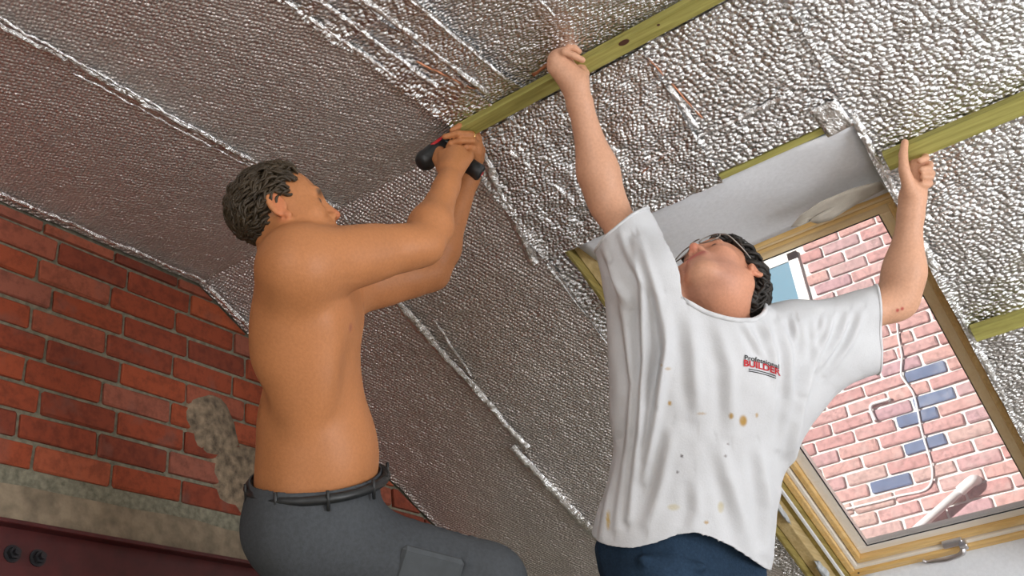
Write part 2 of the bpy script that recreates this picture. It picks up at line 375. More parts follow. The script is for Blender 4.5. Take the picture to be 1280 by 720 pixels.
# --- foil insulation sheets (crinkled grids), hung under ceiling and slope
def crinkle(a, b, amp, s):
    return amp*(.0050*ridge(a*5, b*9, s)+.0035*ridge(a*14+.6*b, b*17, s+3)+.0032*ridge(a*33, b*29, s+7)+.0022*vn(a*70, b*66, s+9))
def sheet(name, a0, a1, b0, b1, res, mapf, amp, mat, parent, seed, lift=0.0, edge=.006, ragged=.004, hole=None):
    na = max(2, int((a1-a0)/res)); nb = max(2, int((b1-b0)/res))
    A, B = np.meshgrid(np.linspace(a0, a1, na+1), np.linspace(b0, b1, nb+1), indexing='ij')
    d = crinkle(A, B, amp, seed)+lift
    # lapped edges curl a little
    ea = np.minimum(A-a0, a1-A); d = d+edge*np.exp(-(ea/.010)**2)*(.4+.9*vn(B*8, A*0+seed, 2))
    A2 = A+ragged*(2*vn(A*3+1, B*18, seed)-1)*np.exp(-(ea/.03)**2)
    vs = np.array(mapf(A2.ravel(), B.ravel(), -d.ravel())).T
    idx = np.arange((na+1)*(nb+1)).reshape(na+1, nb+1)
    fs = np.stack([idx[:-1, :-1], idx[1:, :-1], idx[1:, 1:], idx[:-1, 1:]], -1).reshape(-1, 4)
    me = bpy.data.meshes.new(name); me.vertices.add(len(vs)); me.vertices.foreach_set('co', vs.ravel())
    me.loops.add(fs.size); me.loops.foreach_set('vertex_index', fs.ravel()); me.polygons.add(len(fs))
    me.polygons.foreach_set('loop_start', np.arange(0, fs.size, 4)); me.update(calc_edges=True)
    uv = np.stack([A2.ravel(), B.ravel()], 1)[fs.ravel()]; ul = me.uv_layers.new(name='UVMap'); ul.data.foreach_set('uv', uv.astype(np.float32).ravel())
    return link(name, me, mat, parent, True)
cmap_ = lambda a, b, d: (a, b, ZC+d)
smap_ = lambda a, v, d: (a, YB+v*cs_+d*sn_, ZC-v*sn_+d*cs_)
R1 = .008
# ceiling strips, each a lapped sheet
for i, (a0, a1, mat, amp) in enumerate(((GX+.004, -1.70, 'foil_dull', .55), (-1.715, -1.205, 'foil_dull', .6), (-1.22, -1.09, 'foil_bright', 2.0), (-1.10, -1.0, 'foil_silver', 1.4), (-1.015, -.42, 'foil_silver', .9), (-.43, .35, 'foil_silver', 1.0))):
    sheet('foil_sheet', a0, a1, .45, YB+.004, R1, cmap_, amp, M[mat], ceil_o, i, .002*(i % 2))
sheet('foil_sheet', .34, XR, .45, YB, .04, cmap_, 1, M['foil_silver'], ceil_o, 7); sheet('foil_sheet', GX+.004, XR, YR, .46, .05, cmap_, 1, M['foil_dull'], ceil_o, 8)
# slope strips
for i, (a0, a1, b0, b1, mat, amp) in enumerate(((GX+.004, -1.755, 0, 3.3, 'foil_dull', .6), (-1.77, -1.255, 0, 3.3, 'foil_dull', .6), (-1.262, -1.20, .40, 3.3, 'foil_bright', 1.0),
        (-1.265, -.70, 0, .425, 'foil_silver', 2.0), (-.71, -.345, 0, .40, 'foil_bright', 1.6), (-.355, .30, 0, 2.5, 'foil_bright', 1.6), (-1.20, -.34, 2.37, 3.3, 'foil_silver', 1.2))):
    sheet('foil_sheet', a0, a1, b0, b1, R1, smap_, amp, M[mat], slope_o, 20+i, .003*(i % 2), ragged=.004 if i not in (2, 5) else .0015)
sheet('foil_sheet', .295, XR, 0, 3.3, .04, smap_, 1, M['foil_bright'], slope_o, 31); sheet('foil_sheet', -.355, .30, 2.49, 3.3, .04, smap_, 1, M['foil_bright'], slope_o, 32)
# foil tape and folded laps along the seams
def strip(name, mapf, path, wd, mat, parent, seed, lift=.012, res=.008, amp=1.6):
    L = math.dist(path[0], path[1]); nl = int(L/res); nw = max(3, int(wd/res)); vs = []; fs = []
    (xa, ya), (xb, yb) = path; tx, ty = (xb-xa)/L, (yb-ya)/L; px_, py_ = -ty, tx
    for i in range(nl+1):
        for j in range(nw+1):
            s = L*i/nl; q = (j/nw-.5)*wd*(1+.25*(2*float(vn(s*14, 2, seed))-1))
            h = lift*(1-(2*j/nw-1)**2)+float(crinkle(s, q, amp, seed))
            a = xa+tx*s+px_*q; b = ya+ty*s+py_*q; vs.append(mapf(a, b, -h))
    for i in range(nl):
        for j in range(nw):
            k = i*(nw+1)+j; fs.append((k, k+1, k+nw+2, k+nw+1))
    return link(name, mesh_from(name, vs, fs), mat, parent, True)
for i, (path, wd, lift) in enumerate(((((-1.715, .45), (-1.70, 1.83)), .016, .007), (((-1.688, .45), (-1.70, 1.5)), .006, .004), (((-1.73, 1.0), (-1.72, 1.6)), .006, .003), (((GX+.035, .45), (GX+.035, 1.83)), .012, .007),
        (((-1.10, .5), (-1.075, 1.80)), .016, .009), (((-1.225, .9), (-1.20, 1.55)), .010, .006), (((-1.165, .9), (-1.15, 1.6)), .012, .008), (((-1.012, .8), (-1.008, 1.72)), .010, .006), (((-.80, .9), (-.80, 1.6)), .006, .003))):
    strip('foil_tape', cmap_, path, wd, M['tape'], ceil_o, 40+i, lift, .006)
for i, (path, wd, lift) in enumerate((((( -1.70, .02), (-1.765, .34)), .010, .005), (((-1.765, .34), (-1.755, 1.05)), .030, .009), (((-1.70, .46), (-1.735, .70)), .010, .005), (((-1.80, 1.02), (-1.775, 1.55)), .04, .012), (((GX+.03, .02), (GX+.03, .6)), .02, .010),
        (((-1.27, .44), (-1.268, 1.9)), .008, .006), (((-1.15, .08), (-1.08, .29)), .020, .012), (((-1.22, .04), (-1.30, .42)), .03, .008), (((-.86, .285), (-.46, .285)), .014, .007), (((-.345, .40), (-.345, 2.40)), .02, .006), (((-.70, .02), (-.69, .26)), .02, .004))):
    strip('foil_tape', smap_, path, wd, M['tape'], slope_o, 60+i, lift, .006)
# copper-brown marks where the foil facing has peeled
n = NT('peeled_facing'); n.set(Base_Color=(.40, .17, .09, 1), Roughness=.45, Metallic=.7); M['peel'] = n.m
for i, (mp, path, wd) in enumerate(((smap_, ((-.70, .03), (-.665, .24)), .005), (smap_, ((-1.0, .33), (-.80, .29)), .004), (cmap_, ((-.95, 1.73), (-.86, 1.725)), .010), (cmap_, ((-1.13, 1.50), (-1.09, 1.68)), .006))):
    strip('peeled_strip', mp, path, wd, M['peel'], ceil_o if mp is cmap_ else slope_o, 80+i, .004, .004, 1.6)

# --- timber around the roof window opening
def sbox(name, lo, hi, mat, parent=None, bevel=.002): return box_obj(name, lo, hi, mat, parent, bevel, S)
sbox('roof_rafter', (-1.25, .435, .012), (-1.203, 3.2, .185), M['treated_v']).update_tag()
tag(bpy.data.objects['roof_rafter'], 'greenish treated rafter bare along the side of the roof window', 'rafter')
tag(sbox('lining_board', (-1.201, .445, .045), (-1.160, 2.38, .20), M['raw']), 'pale raw timber packer beside the roof window frame', 'timber')
tag(sbox('trimmer', (-1.19, .405, -.012), (-.40, .425, .16), M['treated']), 'thin treated timber edge showing above the white membrane reveal', 'timber')
tag(sbox('roof_rafter', (-.345, .44, .015), (-.30, 3.2, .185), M['treated_v']), 'treated rafter hidden behind foil edge at the far window side', 'rafter')
tag(sbox('packing_strip', (-1.160, .76, .10), (-1.129, 2.38, .21), M['treated_v']), 'dark timber packing strip between the pale packer and window frame', 'timber')
tag(sbox('seal_strip', (-1.140, .75, .090), (-1.1285, 2.25, .099), M['membrane']), 'thin white sealing strip along the edge of the window frame', 'strip')
# white membrane forming the top reveal
def quad_sheet(name, c00, c10, c11, c01, n1, n2, th, wob, mat, seed):
    c00, c10, c11, c01 = map(np.array, (c00, c10, c11, c01)); nr = unit(np.cross(c10-c00, c01-c00)); vs = []; fs = []
    for i in range(n1+1):
        for j in range(n2+1):
            s, t = i/n1, j/n2; p = (c00*(1-s)+c10*s)*(1-t)+(c01*(1-s)+c11*s)*t
            vs.append(p+nr*wob*(float(vn(s*5, t*4, seed))-.5))
    for i in range(n1):
        for j in range(n2):
            k = i*(n2+1)+j; fs.append((k, k+1, k+n2+2, k+n2+1))
    o = link(name, mesh_from(name, vs, fs), mat, None, True); md = o.modifiers.new('t', 'SOLIDIFY'); md.thickness = th; md.offset = 0; return o
tag(quad_sheet('membrane_sheet', S(-1.165, .428, .005), S(-.352, .428, -.008), S(-.372, .734, .125), S(-1.15, .734, .125), 24, 14, .004, .012, M['membrane'], 4), 'smooth white membrane sheet forming the top reveal of the roof window', 'sheet')
tag(quad_sheet('plasterboard_strip', S(-1.10, 2.228, .150), S(-.34, 2.228, .150), S(-.34, 2.36, -.01), S(-1.10, 2.36, -.01), 16, 5, .01, .004, M['membrane'], 5), 'white board strip below the roof window sill', 'board')
tag(quad_sheet('membrane_patch', S(-.43, .345, -.02), S(-.362, .345, -.02), S(-.352, .43, -.022), S(-.42, .43, -.022), 6, 6, .002, .01, M['tape'], 6), 'small square of grey foil tape at the membrane corner', 'tape')
# torn paper flap
pts = [(-.372, .79, .10), (-.372, .735, .075), (-.44, .705, .058), (-.52, .695, .045), (-.585, .715, .045), (-.625, .755, .055), (-.60, .762, .05), (-.575, .757, .052), (-.56, .785, .06), (-.53, .805, .075), (-.45, .80, .095)]
pts = [(x, .655+(v-.75)*.75, h) for x, v, h in pts]
bm = bmesh.new(); vv = [bm.verts.new(S(x, v, h-.035)) for x, v, h in pts]; cc = bm.verts.new(S(-.49, .655, .03))
for i in range(len(vv)): bm.faces.new((vv[i], vv[(i+1) % len(vv)], cc))
bmesh.ops.subdivide_edges(bm, edges=bm.edges, cuts=2, use_grid_fill=True)
fl = bm_obj('torn_paper', bm, M['paper'], smooth=True); md = fl.modifiers.new('t', 'SOLIDIFY'); md.thickness = .003
tag(fl, 'torn white paper flap hanging over the top of the roof window frame', 'paper')
# blobs of foam in the gap
FL = ('long teardrop blob of grey foam hanging from the seal strip', 'fat blob of grey-white foam over the pale packer', 'small blob of foam near the sill end of the packer', 'thin streak of foam along the seal strip')
for i, (x, v, rx_, rv_) in enumerate(((-1.158, 2.04, .012, .05), (-1.150, 2.12, .016, .03), (-1.155, 2.21, .012, .035), (-1.15, 1.69, .006, .08))):
    bm = bmesh.new(); bmesh.ops.create_icosphere(bm, subdivisions=3, radius=1)
    for q in bm.verts:
        c = q.co*(1+.5*(mnoise.noise(q.co*2.2+Vector((i*3, 0, 0)))));  q.co = Vector(S(x+c.x*rx_, v+c.y*rv_, .035+c.z*.014))
    tag(bm_obj('foam_blob', bm, M['foam'], smooth=True), FL[i], 'foam', 'foam blobs in the window gap')

# --- the roof window
wx0, wx1, wv0, wv1 = -1.128, -.335, .730, 2.237
win = empty('window_1', S((wx0+wx1)/2, wv1, .16)); struct(win)
def ring(names, x0, x1, v0, v1, wl_, wr, wt, wb, h0, h1, mh, mv, parent, bev=.004, mt=None, mr=None):
    a = sbox(names, (x0, v0, h0), (x1, v0+wt, h1), mt or mh, parent, bev); b = sbox(names, (x0, v1-wb, h0), (x1, v1, h1), mh, parent, bev)
    c = sbox(names, (x0, v0+wt, h0), (x0+wl_, v1-wb, h1), mv, parent, bev); d = sbox(names, (x1-wr, v0+wt, h0), (x1, v1-wb, h1), mr or mv, parent, bev); return a, b, c, d
ring('window_frame', wx0, wx1, wv0, wv1, .026, .026, .026, .030, .130, .235, M['pine'], M['pine_v'], win)
ring('frame_bead', wx0+.026, wx1-.026, wv0+.026, wv1-.030, .016, .016, .012, .016, .139, .235, M['sash'], M['sash_v'], win, .003, M['pine_l'], M['pine_lv'])
sx0, sx1, sv0, sv1 = wx0+.046, wx1-.046, wv0+.041, wv1-.050
ring('sash', sx0, sx1, sv0, sv1, .020, .020, .016, .022, .146, .215, M['pine'], M['pine_v'], win, .003)
ring('sash_lip', sx0+.020, sx1-.020, sv0+.016, sv1-.022, .042, .036, .038, .038, .166, .20, M['sash'], M['sash_v'], win, .004, M['pine_l'], M['pine_lv'])
gx0, gx1, gv0, gv1 = sx0+.062, sx1-.056, sv0+.054, sv1-.060
ring('gasket', gx0-.002, gx1+.002, gv0-.002, gv1+.002, .004, .0025, .0025, .003, .1655, .169, M['gasket'], M['gasket'], win, .0005)
sbox('pane', (gx0-.012, gv0-.012, .170), (gx1+.012, gv1+.012, .175), M['glass'], win, 0)
# lever handle on the bottom sash rail
hb = np.array(S(-.742, sv1-.004, .142))
def sl_local(dx, dv, dh): return tuple(hb+np.array([dx, dv*cs_+dh*sn_, -dv*sn_+dh*cs_]))
hd = bm_obj('handle', (lambda b: (box(b, (-.035, -.012, -.014), (.035, .014, .006), sl_local), b)[1])(bmesh.new()), M['chrome'], win, bevel=.003)
tube_obj('handle_lever', smooth_path([sl_local(.028, .012, -.012), sl_local(.02, .026, -.034), sl_local(-.03, .034, -.040), sl_local(-.075, .036, -.034), sl_local(-.105, .036, -.030), sl_local(-.118, .028, -.026)], 5), [.010]*6+[.0085]*12+[.0075]*7+[.006], M['chrome'], hd, 10)
box_obj('handle_catch', (.02, -.004, -.03), (.046, .022, .0), M['chrome'], hd, .003, sl_local)
for x, v in ((wx1-.012, wv0+.012), (wx0+.035, wv1-.022), (wx1-.05, wv0+.10)):
    p = np.array(S(x, v, .129)); tube_obj('screw', [p, np.array(S(x, v, .136))], .004, M['bolt'], win, 8)

# --- outside: neighbour's wall
YW = 5.5
nb = struct(box_obj('wall_neighbour', (-4.2, YW+.012, -.5), (2.4, YW+.3, 4.35), M['mortar_out'], bevel=0))
def out_brick(): 
    k = random.randrange(4); key = ('o', k)
    if key not in brick_me:
        bm = bmesh.new(); box(bm, (0, 0, 0), (BL-.016, .09, BH-.014)); bmesh.ops.bevel(bm, geom=list(bm.edges), offset=.005, segments=1, affect='EDGES')
        for v in bm.verts: v.co += Vector((random.uniform(-1, 1), random.uniform(-.5, .5), random.uniform(-1, 1)))*.003
        me = bpy.data.meshes.new('brick'); bm.to_mesh(me); bm.free(); me.materials.append(M['brick_out']); brick_me[key] = me
    return brick_me[key]
blue_spots = [(1157, 463), (1166, 497), (1140, 523), (1149, 555), (1101, 602)]
def on_wall(px, py):
    r = P(px, py, 1.0)-CAM; return CAM+r*(YW-CAM[1])/r[1]
blue_w = [on_wall(*q) for q in blue_spots]
blue_me = None
NWX1 = -1.42; NWZ0 = 1.15+2.22; NWZ1 = 1.15+2.93
x_ref = blue_w[0][0]-.11; z_ref = blue_w[0][2]-.037
bmf = bmesh.new()
for r in range(-30, 16):
    z = z_ref+r*BH; off = (BL/2 if r % 2 else 0)
    if z < .4: continue
    if z > 4.12: continue
    for k in range(-13, 15):
        x = x_ref+k*BL+off
        clip = None
        if x < NWX1+.02 and x > -2.85 and z+BH > NWZ0-.03 and z < NWZ1:
            clip = (x+BL-.016)-(NWX1+.015)
            if clip < .07: continue
            clip = clip/(BL-.016)
        if z < 2.0 or x > .0 or x < -2.3:
            box(bmf, (x, YW+random.uniform(-.003, .001), z), (x+BL-.016, YW+.03, z+BH-.014)); continue
        me = out_brick(); blue = any(abs(x+.105-q[0]) < .1 and abs(z+.03-q[2]) < .036 for q in blue_w)
        o = bpy.data.objects.new('brick', me); COL.objects.link(o); o.parent = nb; o.location = (x+random.uniform(-.003, .003), YW+random.uniform(-.003, .001), z)
        if clip and clip < 1: o.scale.x = clip; o.location.x = NWX1+.015
        if blue:
            o.data = me.copy(); o.data.materials[0] = M['brick_blue']
tag(bm_obj('brick_field', bmf, M['brick_out'], nb), kind='stuff')
# neighbour's white framed window
bm = bmesh.new(); fy0, fy1 = YW-.01, YW+.05
for lo, hi in (((-2.6, NWZ0), (NWX1, NWZ0+.07)), ((-2.6, NWZ1-.05), (NWX1, NWZ1)), ((NWX1-.06, NWZ0), (NWX1, NWZ1)), ((-2.6, NWZ0), (-2.54, NWZ1)), ((-1.92, NWZ0), (-1.87, NWZ1)), ((-2.6, NWZ0+.30), (NWX1, NWZ0+.335))):
    box(bm, (lo[0], fy0, lo[1]), (hi[0], fy1, hi[1]))
nwf = struct(bm_obj('window_4', bm, M['white_paint']))
for x0, x1 in ((-2.54, -1.92), (-1.87, NWX1-.06)):
    for z0, z1 in ((NWZ0+.07, NWZ0+.30), (NWZ0+.335, NWZ1-.05)): box_obj('pane', (x0, YW-.004, z0), (x1, YW+.010, z1), M['nglass'], nwf, 0)
# eaves of the neighbour's roof
ev = empty('trim_eaves', (-.9, YW, 4.2)); struct(ev)
box_obj('soffit', (-4.2, YW-.14, 4.20), (2.4, YW+.02, 4.225), M['white_paint'], ev); box_obj('fascia', (-4.2, YW-.165, 4.19), (2.4, YW-.142, 4.36), M['white_paint'], ev)
tube_obj('gutter', [(-4.2, YW-.215, 4.31), (2.4, YW-.215, 4.31)], .05, M['white_plastic'], ev, 12)
bm = bmesh.new(); prism(bm, [(-4.2, YW-.24, 4.37), (2.4, YW-.24, 4.37), (2.4, YW+2.2, 5.6), (-4.2, YW+2.2, 5.6), (-4.2, YW-.24, 4.40), (2.4, YW-.24, 4.40), (2.4, YW+2.2, 5.63), (-4.2, YW+2.2, 5.63)]); bm_obj('roof_tiles', bm, M['slate'], ev)
# waste pipe, cable and small overflow pipe on it
a, b = on_wall(1212, 608), on_wall(1148, 664)
pp = empty('waste_pipe', tuple(a)); tag(pp, 'white plastic waste pipe running aslant on the neighbouring brick wall', 'pipe')
off_ = V(0, -.045, 0); a2 = a+off_; b2 = a2+(b-a)*3.0
tube_obj('pipe_run', [a2, b2], .021, M['white_plastic'], pp, 14); tube_obj('elbow', smooth_path([a2-unit(b-a)*-.05, a2, a2-unit(b-a)*.035+V(0, .01, 0), a2-unit(b-a)*.045+V(0, .05, 0)], 4), .027, M['white_plastic'], pp, 14)
cab = [on_wall(*q) for q in ((1122, 405), (1124, 425), (1128, 445), (1127, 468), (1134, 480), (1142, 492), (1147, 510), (1153, 540), (1162, 570), (1166, 588), (1165, 603), (1158, 612), (1146, 616), (1125, 620), (1100, 627), (1066, 635), (1040, 641))]
tag(tube_obj('cable', smooth_path([c+V(0, -.008, 0) for c in cab], 4), .006, M['white_plastic'], None, 8), 'thin white cable clipped down the neighbouring brick wall', 'cable')
op = [on_wall(*q) for q in ((1114, 499), (1100, 503), (1091, 506), (1089, 512), (1093, 522), (1095, 526))]
tag(tube_obj('overflow_pipe', smooth_path([c+V(0, -.012, 0) for c in op], 3), .009, M['white_plastic'], None, 8), 'short bent white pipe stub on the neighbouring brick wall', 'pipe')
struct(box_obj('ground', (-14, -14, -.62), (14, 14, -.5), M['ground'], bevel=0))

# --- battens
def batten(name, lo, hi, label, fn=None, grp=None):
    bm = bmesh.new(); n_ = 30; (x0, v0, h0), (x1, v1, h1) = lo, hi
    for k in range(n_):
        xa = x0+(x1-x0)*k/n_; xb = x0+(x1-x0)*(k+1)/n_
        w = lambda x: .0012*(float(vn(x*7, 1, 3))-.5)
        prism(bm, [fn(*q) for q in ((xa, v0+w(xa), h0), (xb, v0+w(xb), h0), (xb, v1+w(xb+9), h0), (xa, v1+w(xa+9), h0), (xa, v0+w(xa), h1), (xb, v0+w(xb), h1), (xb, v1+w(xb+9), h1), (xa, v1+w(xa+9), h1))])
    bmesh.ops.remove_doubles(bm, verts=bm.verts, dist=.0002)
    int_f = [f for f in bm.faces if not f.is_valid]
    o = bm_obj(name, bm, M['treated']); return tag(o, label, 'batten')
ident = lambda x, y, z: (x, y, z)
B1Z0, B1Z1 = ZC-.040, ZC-.020
b1 = batten('roof_batten', (-1.222, 1.750, B1Z0), (1.2, 1.797, B1Z1), 'long treated batten held across the ceiling bend by both men', ident)
b2o = batten('roof_batten', (-.325, .530, -.042), (1.2, .577, -.019), 'treated batten whose sawn end is gripped beside the white membrane', S)
b3o = batten('roof_batten', (-.335, 1.145, -.040), (1.2, 1.192, -.018), 'treated batten butting the side of the roof window frame', S)
# knot hole and nail on the long batten
n = NT('knot'); n.set(Base_Color=(.07, .025, .012, 1), Roughness=.8); M['knot'] = n.m
def on_z(px, py, z):
    r = P(px, py, 1)-CAM; return CAM+r*(z-CAM[2])/r[2]
for (px, py, ra, rb) in ((780, 53, .014, .009), (823, 31, .004, .004)):
    c = on_z(px, py, B1Z0); bm = bmesh.new(); vs = [bm.verts.new((c[0]+ra*math.cos(2*math.pi*k/14), c[1]+rb*math.sin(2*math.pi*k/14), B1Z0-.0006)) for k in range(14)]
    vs2 = [bm.verts.new((c[0]+.8*ra*math.cos(2*math.pi*k/14), c[1]+.8*rb*math.sin(2*math.pi*k/14), B1Z0-.0012)) for k in range(14)]
    bm.faces.new(vs2)
    for k in range(14): bm.faces.new((vs[k], vs[(k+1) % 14], vs2[(k+1) % 14], vs2[k]))
    bm_obj('knot', bm, M['knot'], b1)

# ================================================================== figures
class Field:
    "signed distance grid with smooth blending, turned into one continuous surface"
    def __init__(s, lo, hi, h):
        s.lo = np.array(lo, float); s.h = h; s.n = np.ceil((np.array(hi)-s.lo)/h).astype(int)+1
        s.f = np.full(tuple(s.n), .25, np.float32)
    def _sub(s, lo, hi):
        a = np.maximum(np.floor((np.array(lo)-s.lo)/s.h).astype(int), 0); b = np.minimum(np.ceil((np.array(hi)-s.lo)/s.h).astype(int)+1, s.n)
        if np.any(b <= a): return None
        ax = [(s.lo[i]+s.h*np.arange(a[i], b[i])).astype(np.float32) for i in range(3)]
        return tuple(slice(a[i], b[i]) for i in range(3)), (ax[0][:, None, None], ax[1][None, :, None], ax[2][None, None, :])
    def _put(s, sl, d, k, sub=False):
        f = s.f[sl]
        if sub:
            d = -d
            if k > 0:
                hh = np.maximum(k-np.abs(f-d), 0)/k; s.f[sl] = np.maximum(f, d)+hh*hh*k*.25
            else: s.f[sl] = np.maximum(f, d)
        else:
            if k > 0:
                hh = np.maximum(k-np.abs(f-d), 0)/k; s.f[sl] = np.minimum(f, d)-hh*hh*k*.25
            else: s.f[sl] = np.minimum(f, d)
    def cone(s, a, b, ra, rb, k=.02, flat=None, sub=False):
        "tapered capsule; flat=(axis, factor) squashes it along an axis"
        a = np.asarray(a, float); b = np.asarray(b, float); m = max(ra, rb)*(max(1, flat[1]) if flat else 1)+k+3*s.h
        r = s._sub(np.minimum(a, b)-m, np.maximum(a, b)+m)
        if r is None: return
        sl, (X, Y, Z) = r; d = b-a; L2 = float(d@d)+1e-12
        px, py, pz = X-a[0], Y-a[1], Z-a[2]
        t = np.clip((px*d[0]+py*d[1]+pz*d[2])/L2, 0, 1)
        vx, vy, vz = px-t*d[0], py-t*d[1], pz-t*d[2]
        q = vx*vx+vy*vy+vz*vz
        if flat:
            nx, ny, nz = unit(flat[0]); vn_ = vx*nx+vy*ny+vz*nz; q = q+vn_*vn_*(1/flat[1]**2-1)
        dist = np.sqrt(q)-(ra+(rb-ra)*t)
        if flat and flat[1] < 1: dist = dist*(.5+.5*flat[1])
        s._put(sl, dist.astype(np.float32), k, sub)
    def chain(s, pts, rad, k=.02, flat=None):
        for i in range(len(pts)-1): s.cone(pts[i], pts[i+1], rad[i], rad[i+1], k, flat)
    def ell(s, c, A, r, k=.02, sub=False):
        "ellipsoid, A rows = axes"
        c = np.asarray(c, float); A = np.asarray(A, float); r = np.asarray(r, float); ext = np.sqrt(((A*r[:, None])**2).sum(0))+k+3*s.h
        q = s._sub(c-ext, c+ext)
        if q is None: return
        sl, (X, Y, Z) = q; px, py, pz = X-c[0], Y-c[1], Z-c[2]; k0 = 0; k1 = 0
        for i in range(3):
            e = (px*A[i, 0]+py*A[i, 1]+pz*A[i, 2])/r[i]; k0 = k0+e*e; k1 = k1+(e/r[i])**2
        k0 = np.sqrt(k0); k1 = np.sqrt(k1)+1e-9
        s._put(sl, (k0*(k0-1)/k1).astype(np.float32), k, sub)
    def surface(s):
        f = s.f; ins = f < 0; nx, ny, nz = f.shape
        cnt = np.zeros((nx-1, ny-1, nz-1), np.uint8)
        for i in (0, 1):
            for j in (0, 1):
                for k in (0, 1): cnt += ins[i:nx-1+i, j:ny-1+j, k:nz-1+k]
        act = (cnt > 0) & (cnt < 8); ijk = np.argwhere(act); idx = np.full(cnt.shape, -1, np.int32); idx[act] = np.arange(len(ijk))
        corners = [(i, j, k) for i in (0, 1) for j in (0, 1) for k in (0, 1)]
        val = np.stack([f[ijk[:, 0]+c[0], ijk[:, 1]+c[1], ijk[:, 2]+c[2]] for c in corners], 1)
        acc = np.zeros((len(ijk), 3)); num = np.zeros(len(ijk))
        for a in range(8):
            for b in range(a+1, 8):
                ca, cb = np.array(corners[a]), np.array(corners[b])
                if np.abs(ca-cb).sum() != 1: continue
                va, vb = val[:, a], val[:, b]; m = (va < 0) != (vb < 0)
                t = np.where(m, va/(va-vb+1e-20), 0); pt = ca[None]+t[:, None]*(cb-ca)[None]
                acc += pt*m[:, None]; num += m
        vs = s.lo+s.h*(ijk+acc/num[:, None]); quads = []
        for ax in range(3):
            o1, o2 = [(1, 2), (2, 0), (0, 1)][ax]
            sl0 = [slice(None)]*3; sl1 = [slice(None)]*3; sl0[ax] = slice(0, -1); sl1[ax] = slice(1, None)
            for o in (o1, o2): sl0[o] = slice(1, -1); sl1[o] = slice(1, -1)
            A = ins[tuple(sl0)]; B = ins[tuple(sl1)]
            e = np.argwhere(A != B); 
            if len(e) == 0: continue
            flip = A[e[:, 0], e[:, 1], e[:, 2]]
            base = e.copy(); base[:, o1] += 1; base[:, o2] += 1
            def cell(d1, d2):
                c = base.copy(); c[:, o1] += d1; c[:, o2] += d2; return idx[c[:, 0], c[:, 1], c[:, 2]]
            q = np.stack([cell(-1, -1), cell(0, -1), cell(0, 0), cell(-1, 0)], 1)
            q[~flip] = q[~flip][:, ::-1]; quads.append(q)
        return vs, np.concatenate(quads)
def relax(vs, fs, it=2, lam=.5):
    e = np.concatenate([fs[:, [0, 1]], fs[:, [1, 2]], fs[:, [2, 3]], fs[:, [3, 0]]])
    for _ in range(it):
        acc = np.zeros_like(vs); num = np.zeros(len(vs))
        for d in range(3):
            acc[:, d] = np.bincount(e[:, 0], vs[e[:, 1], d], len(vs))+np.bincount(e[:, 1], vs[e[:, 0], d], len(vs))
        num = np.bincount(e[:, 0], minlength=len(vs))+np.bincount(e[:, 1], minlength=len(vs))
        vs = vs+lam*(acc/np.maximum(num, 1)[:, None]-vs)
    return vs
def normals(vs, fs):
    a = np.cross(vs[fs[:, 2]]-vs[fs[:, 0]], vs[fs[:, 3]]-vs[fs[:, 1]]); n = np.zeros_like(vs)
    for k in range(4):
        for d in range(3): n[:, d] += np.bincount(fs[:, k], a[:, d], len(vs))
    return n/(np.linalg.norm(n, axis=1)[:, None]+1e-12)
def fast_mesh(name, vs, fs, col=None):
    me = bpy.data.meshes.new(name); me.vertices.add(len(vs)); me.vertices.foreach_set('co', np.asarray(vs, np.float32).ravel())
    fs = np.asarray(fs, np.int32); k = fs.shape[1]
    me.loops.add(fs.size); me.loops.foreach_set('vertex_index', fs.ravel()); me.polygons.add(len(fs)); me.polygons.foreach_set('loop_start', np.arange(0, fs.size, k)); me.update(calc_edges=True)
    if col is not None:
        at = me.color_attributes.new('Col', 'FLOAT_COLOR', 'POINT'); at.data.foreach_set('color', np.concatenate([col, np.ones((len(col), 1))], 1).astype(np.float32).ravel())
    return me
def n3(v, sc, s=0):
    return (vn(v[:, 0]*sc+s, v[:, 1]*sc)+vn(v[:, 1]*sc, v[:, 2]*sc+s)+vn(v[:, 2]*sc+s, v[:, 0]*sc))/3
def cut(vs, fs, gs):
    "open a garment: drop faces beyond every g>0 plane and snap the rim onto it; gs = [(fn, dir)]"
    for g, nrm_ in gs:
        gv = g(vs); keep = (gv[fs] <= 0).any(1); fs = fs[keep]
        used = np.zeros(len(vs), bool); used[fs.ravel()] = True; m = used & (gv > 0); vs = vs.copy()
        vs[m] -= gv[m][:, None]*nrm_[None]
    used = np.zeros(len(vs), bool); used[fs.ravel()] = True; mp = np.cumsum(used)-1
    vs, fs = vs[used], mp[fs]
    # even out the cut rims along themselves
    e = np.sort(np.concatenate([fs[:, [0, 1]], fs[:, [1, 2]], fs[:, [2, 3]], fs[:, [3, 0]]]), axis=1)
    u_, c_ = np.unique(e, axis=0, return_counts=True); b_ = u_[c_ == 1]
    for _ in range(8):
        acc = np.zeros_like(vs); num = np.bincount(b_.ravel(), minlength=len(vs))
        for d in range(3): acc[:, d] = np.bincount(b_[:, 0], vs[b_[:, 1], d], len(vs))+np.bincount(b_[:, 1], vs[b_[:, 0], d], len(vs))
        m = num > 0; vs[m] = .5*vs[m]+.5*acc[m]/num[m][:, None]
    return vs, fs

def frame(origin, F, L, U):
    A = np.stack([F, L, U])
    return (lambda f, l, u: np.asarray(origin)+f*A[0]+l*A[1]+u*A[2]), A
def ortho(F, U):
    U = unit(U); F = unit(F-U*np.dot(F, U)); return F, np.cross(U, F), U

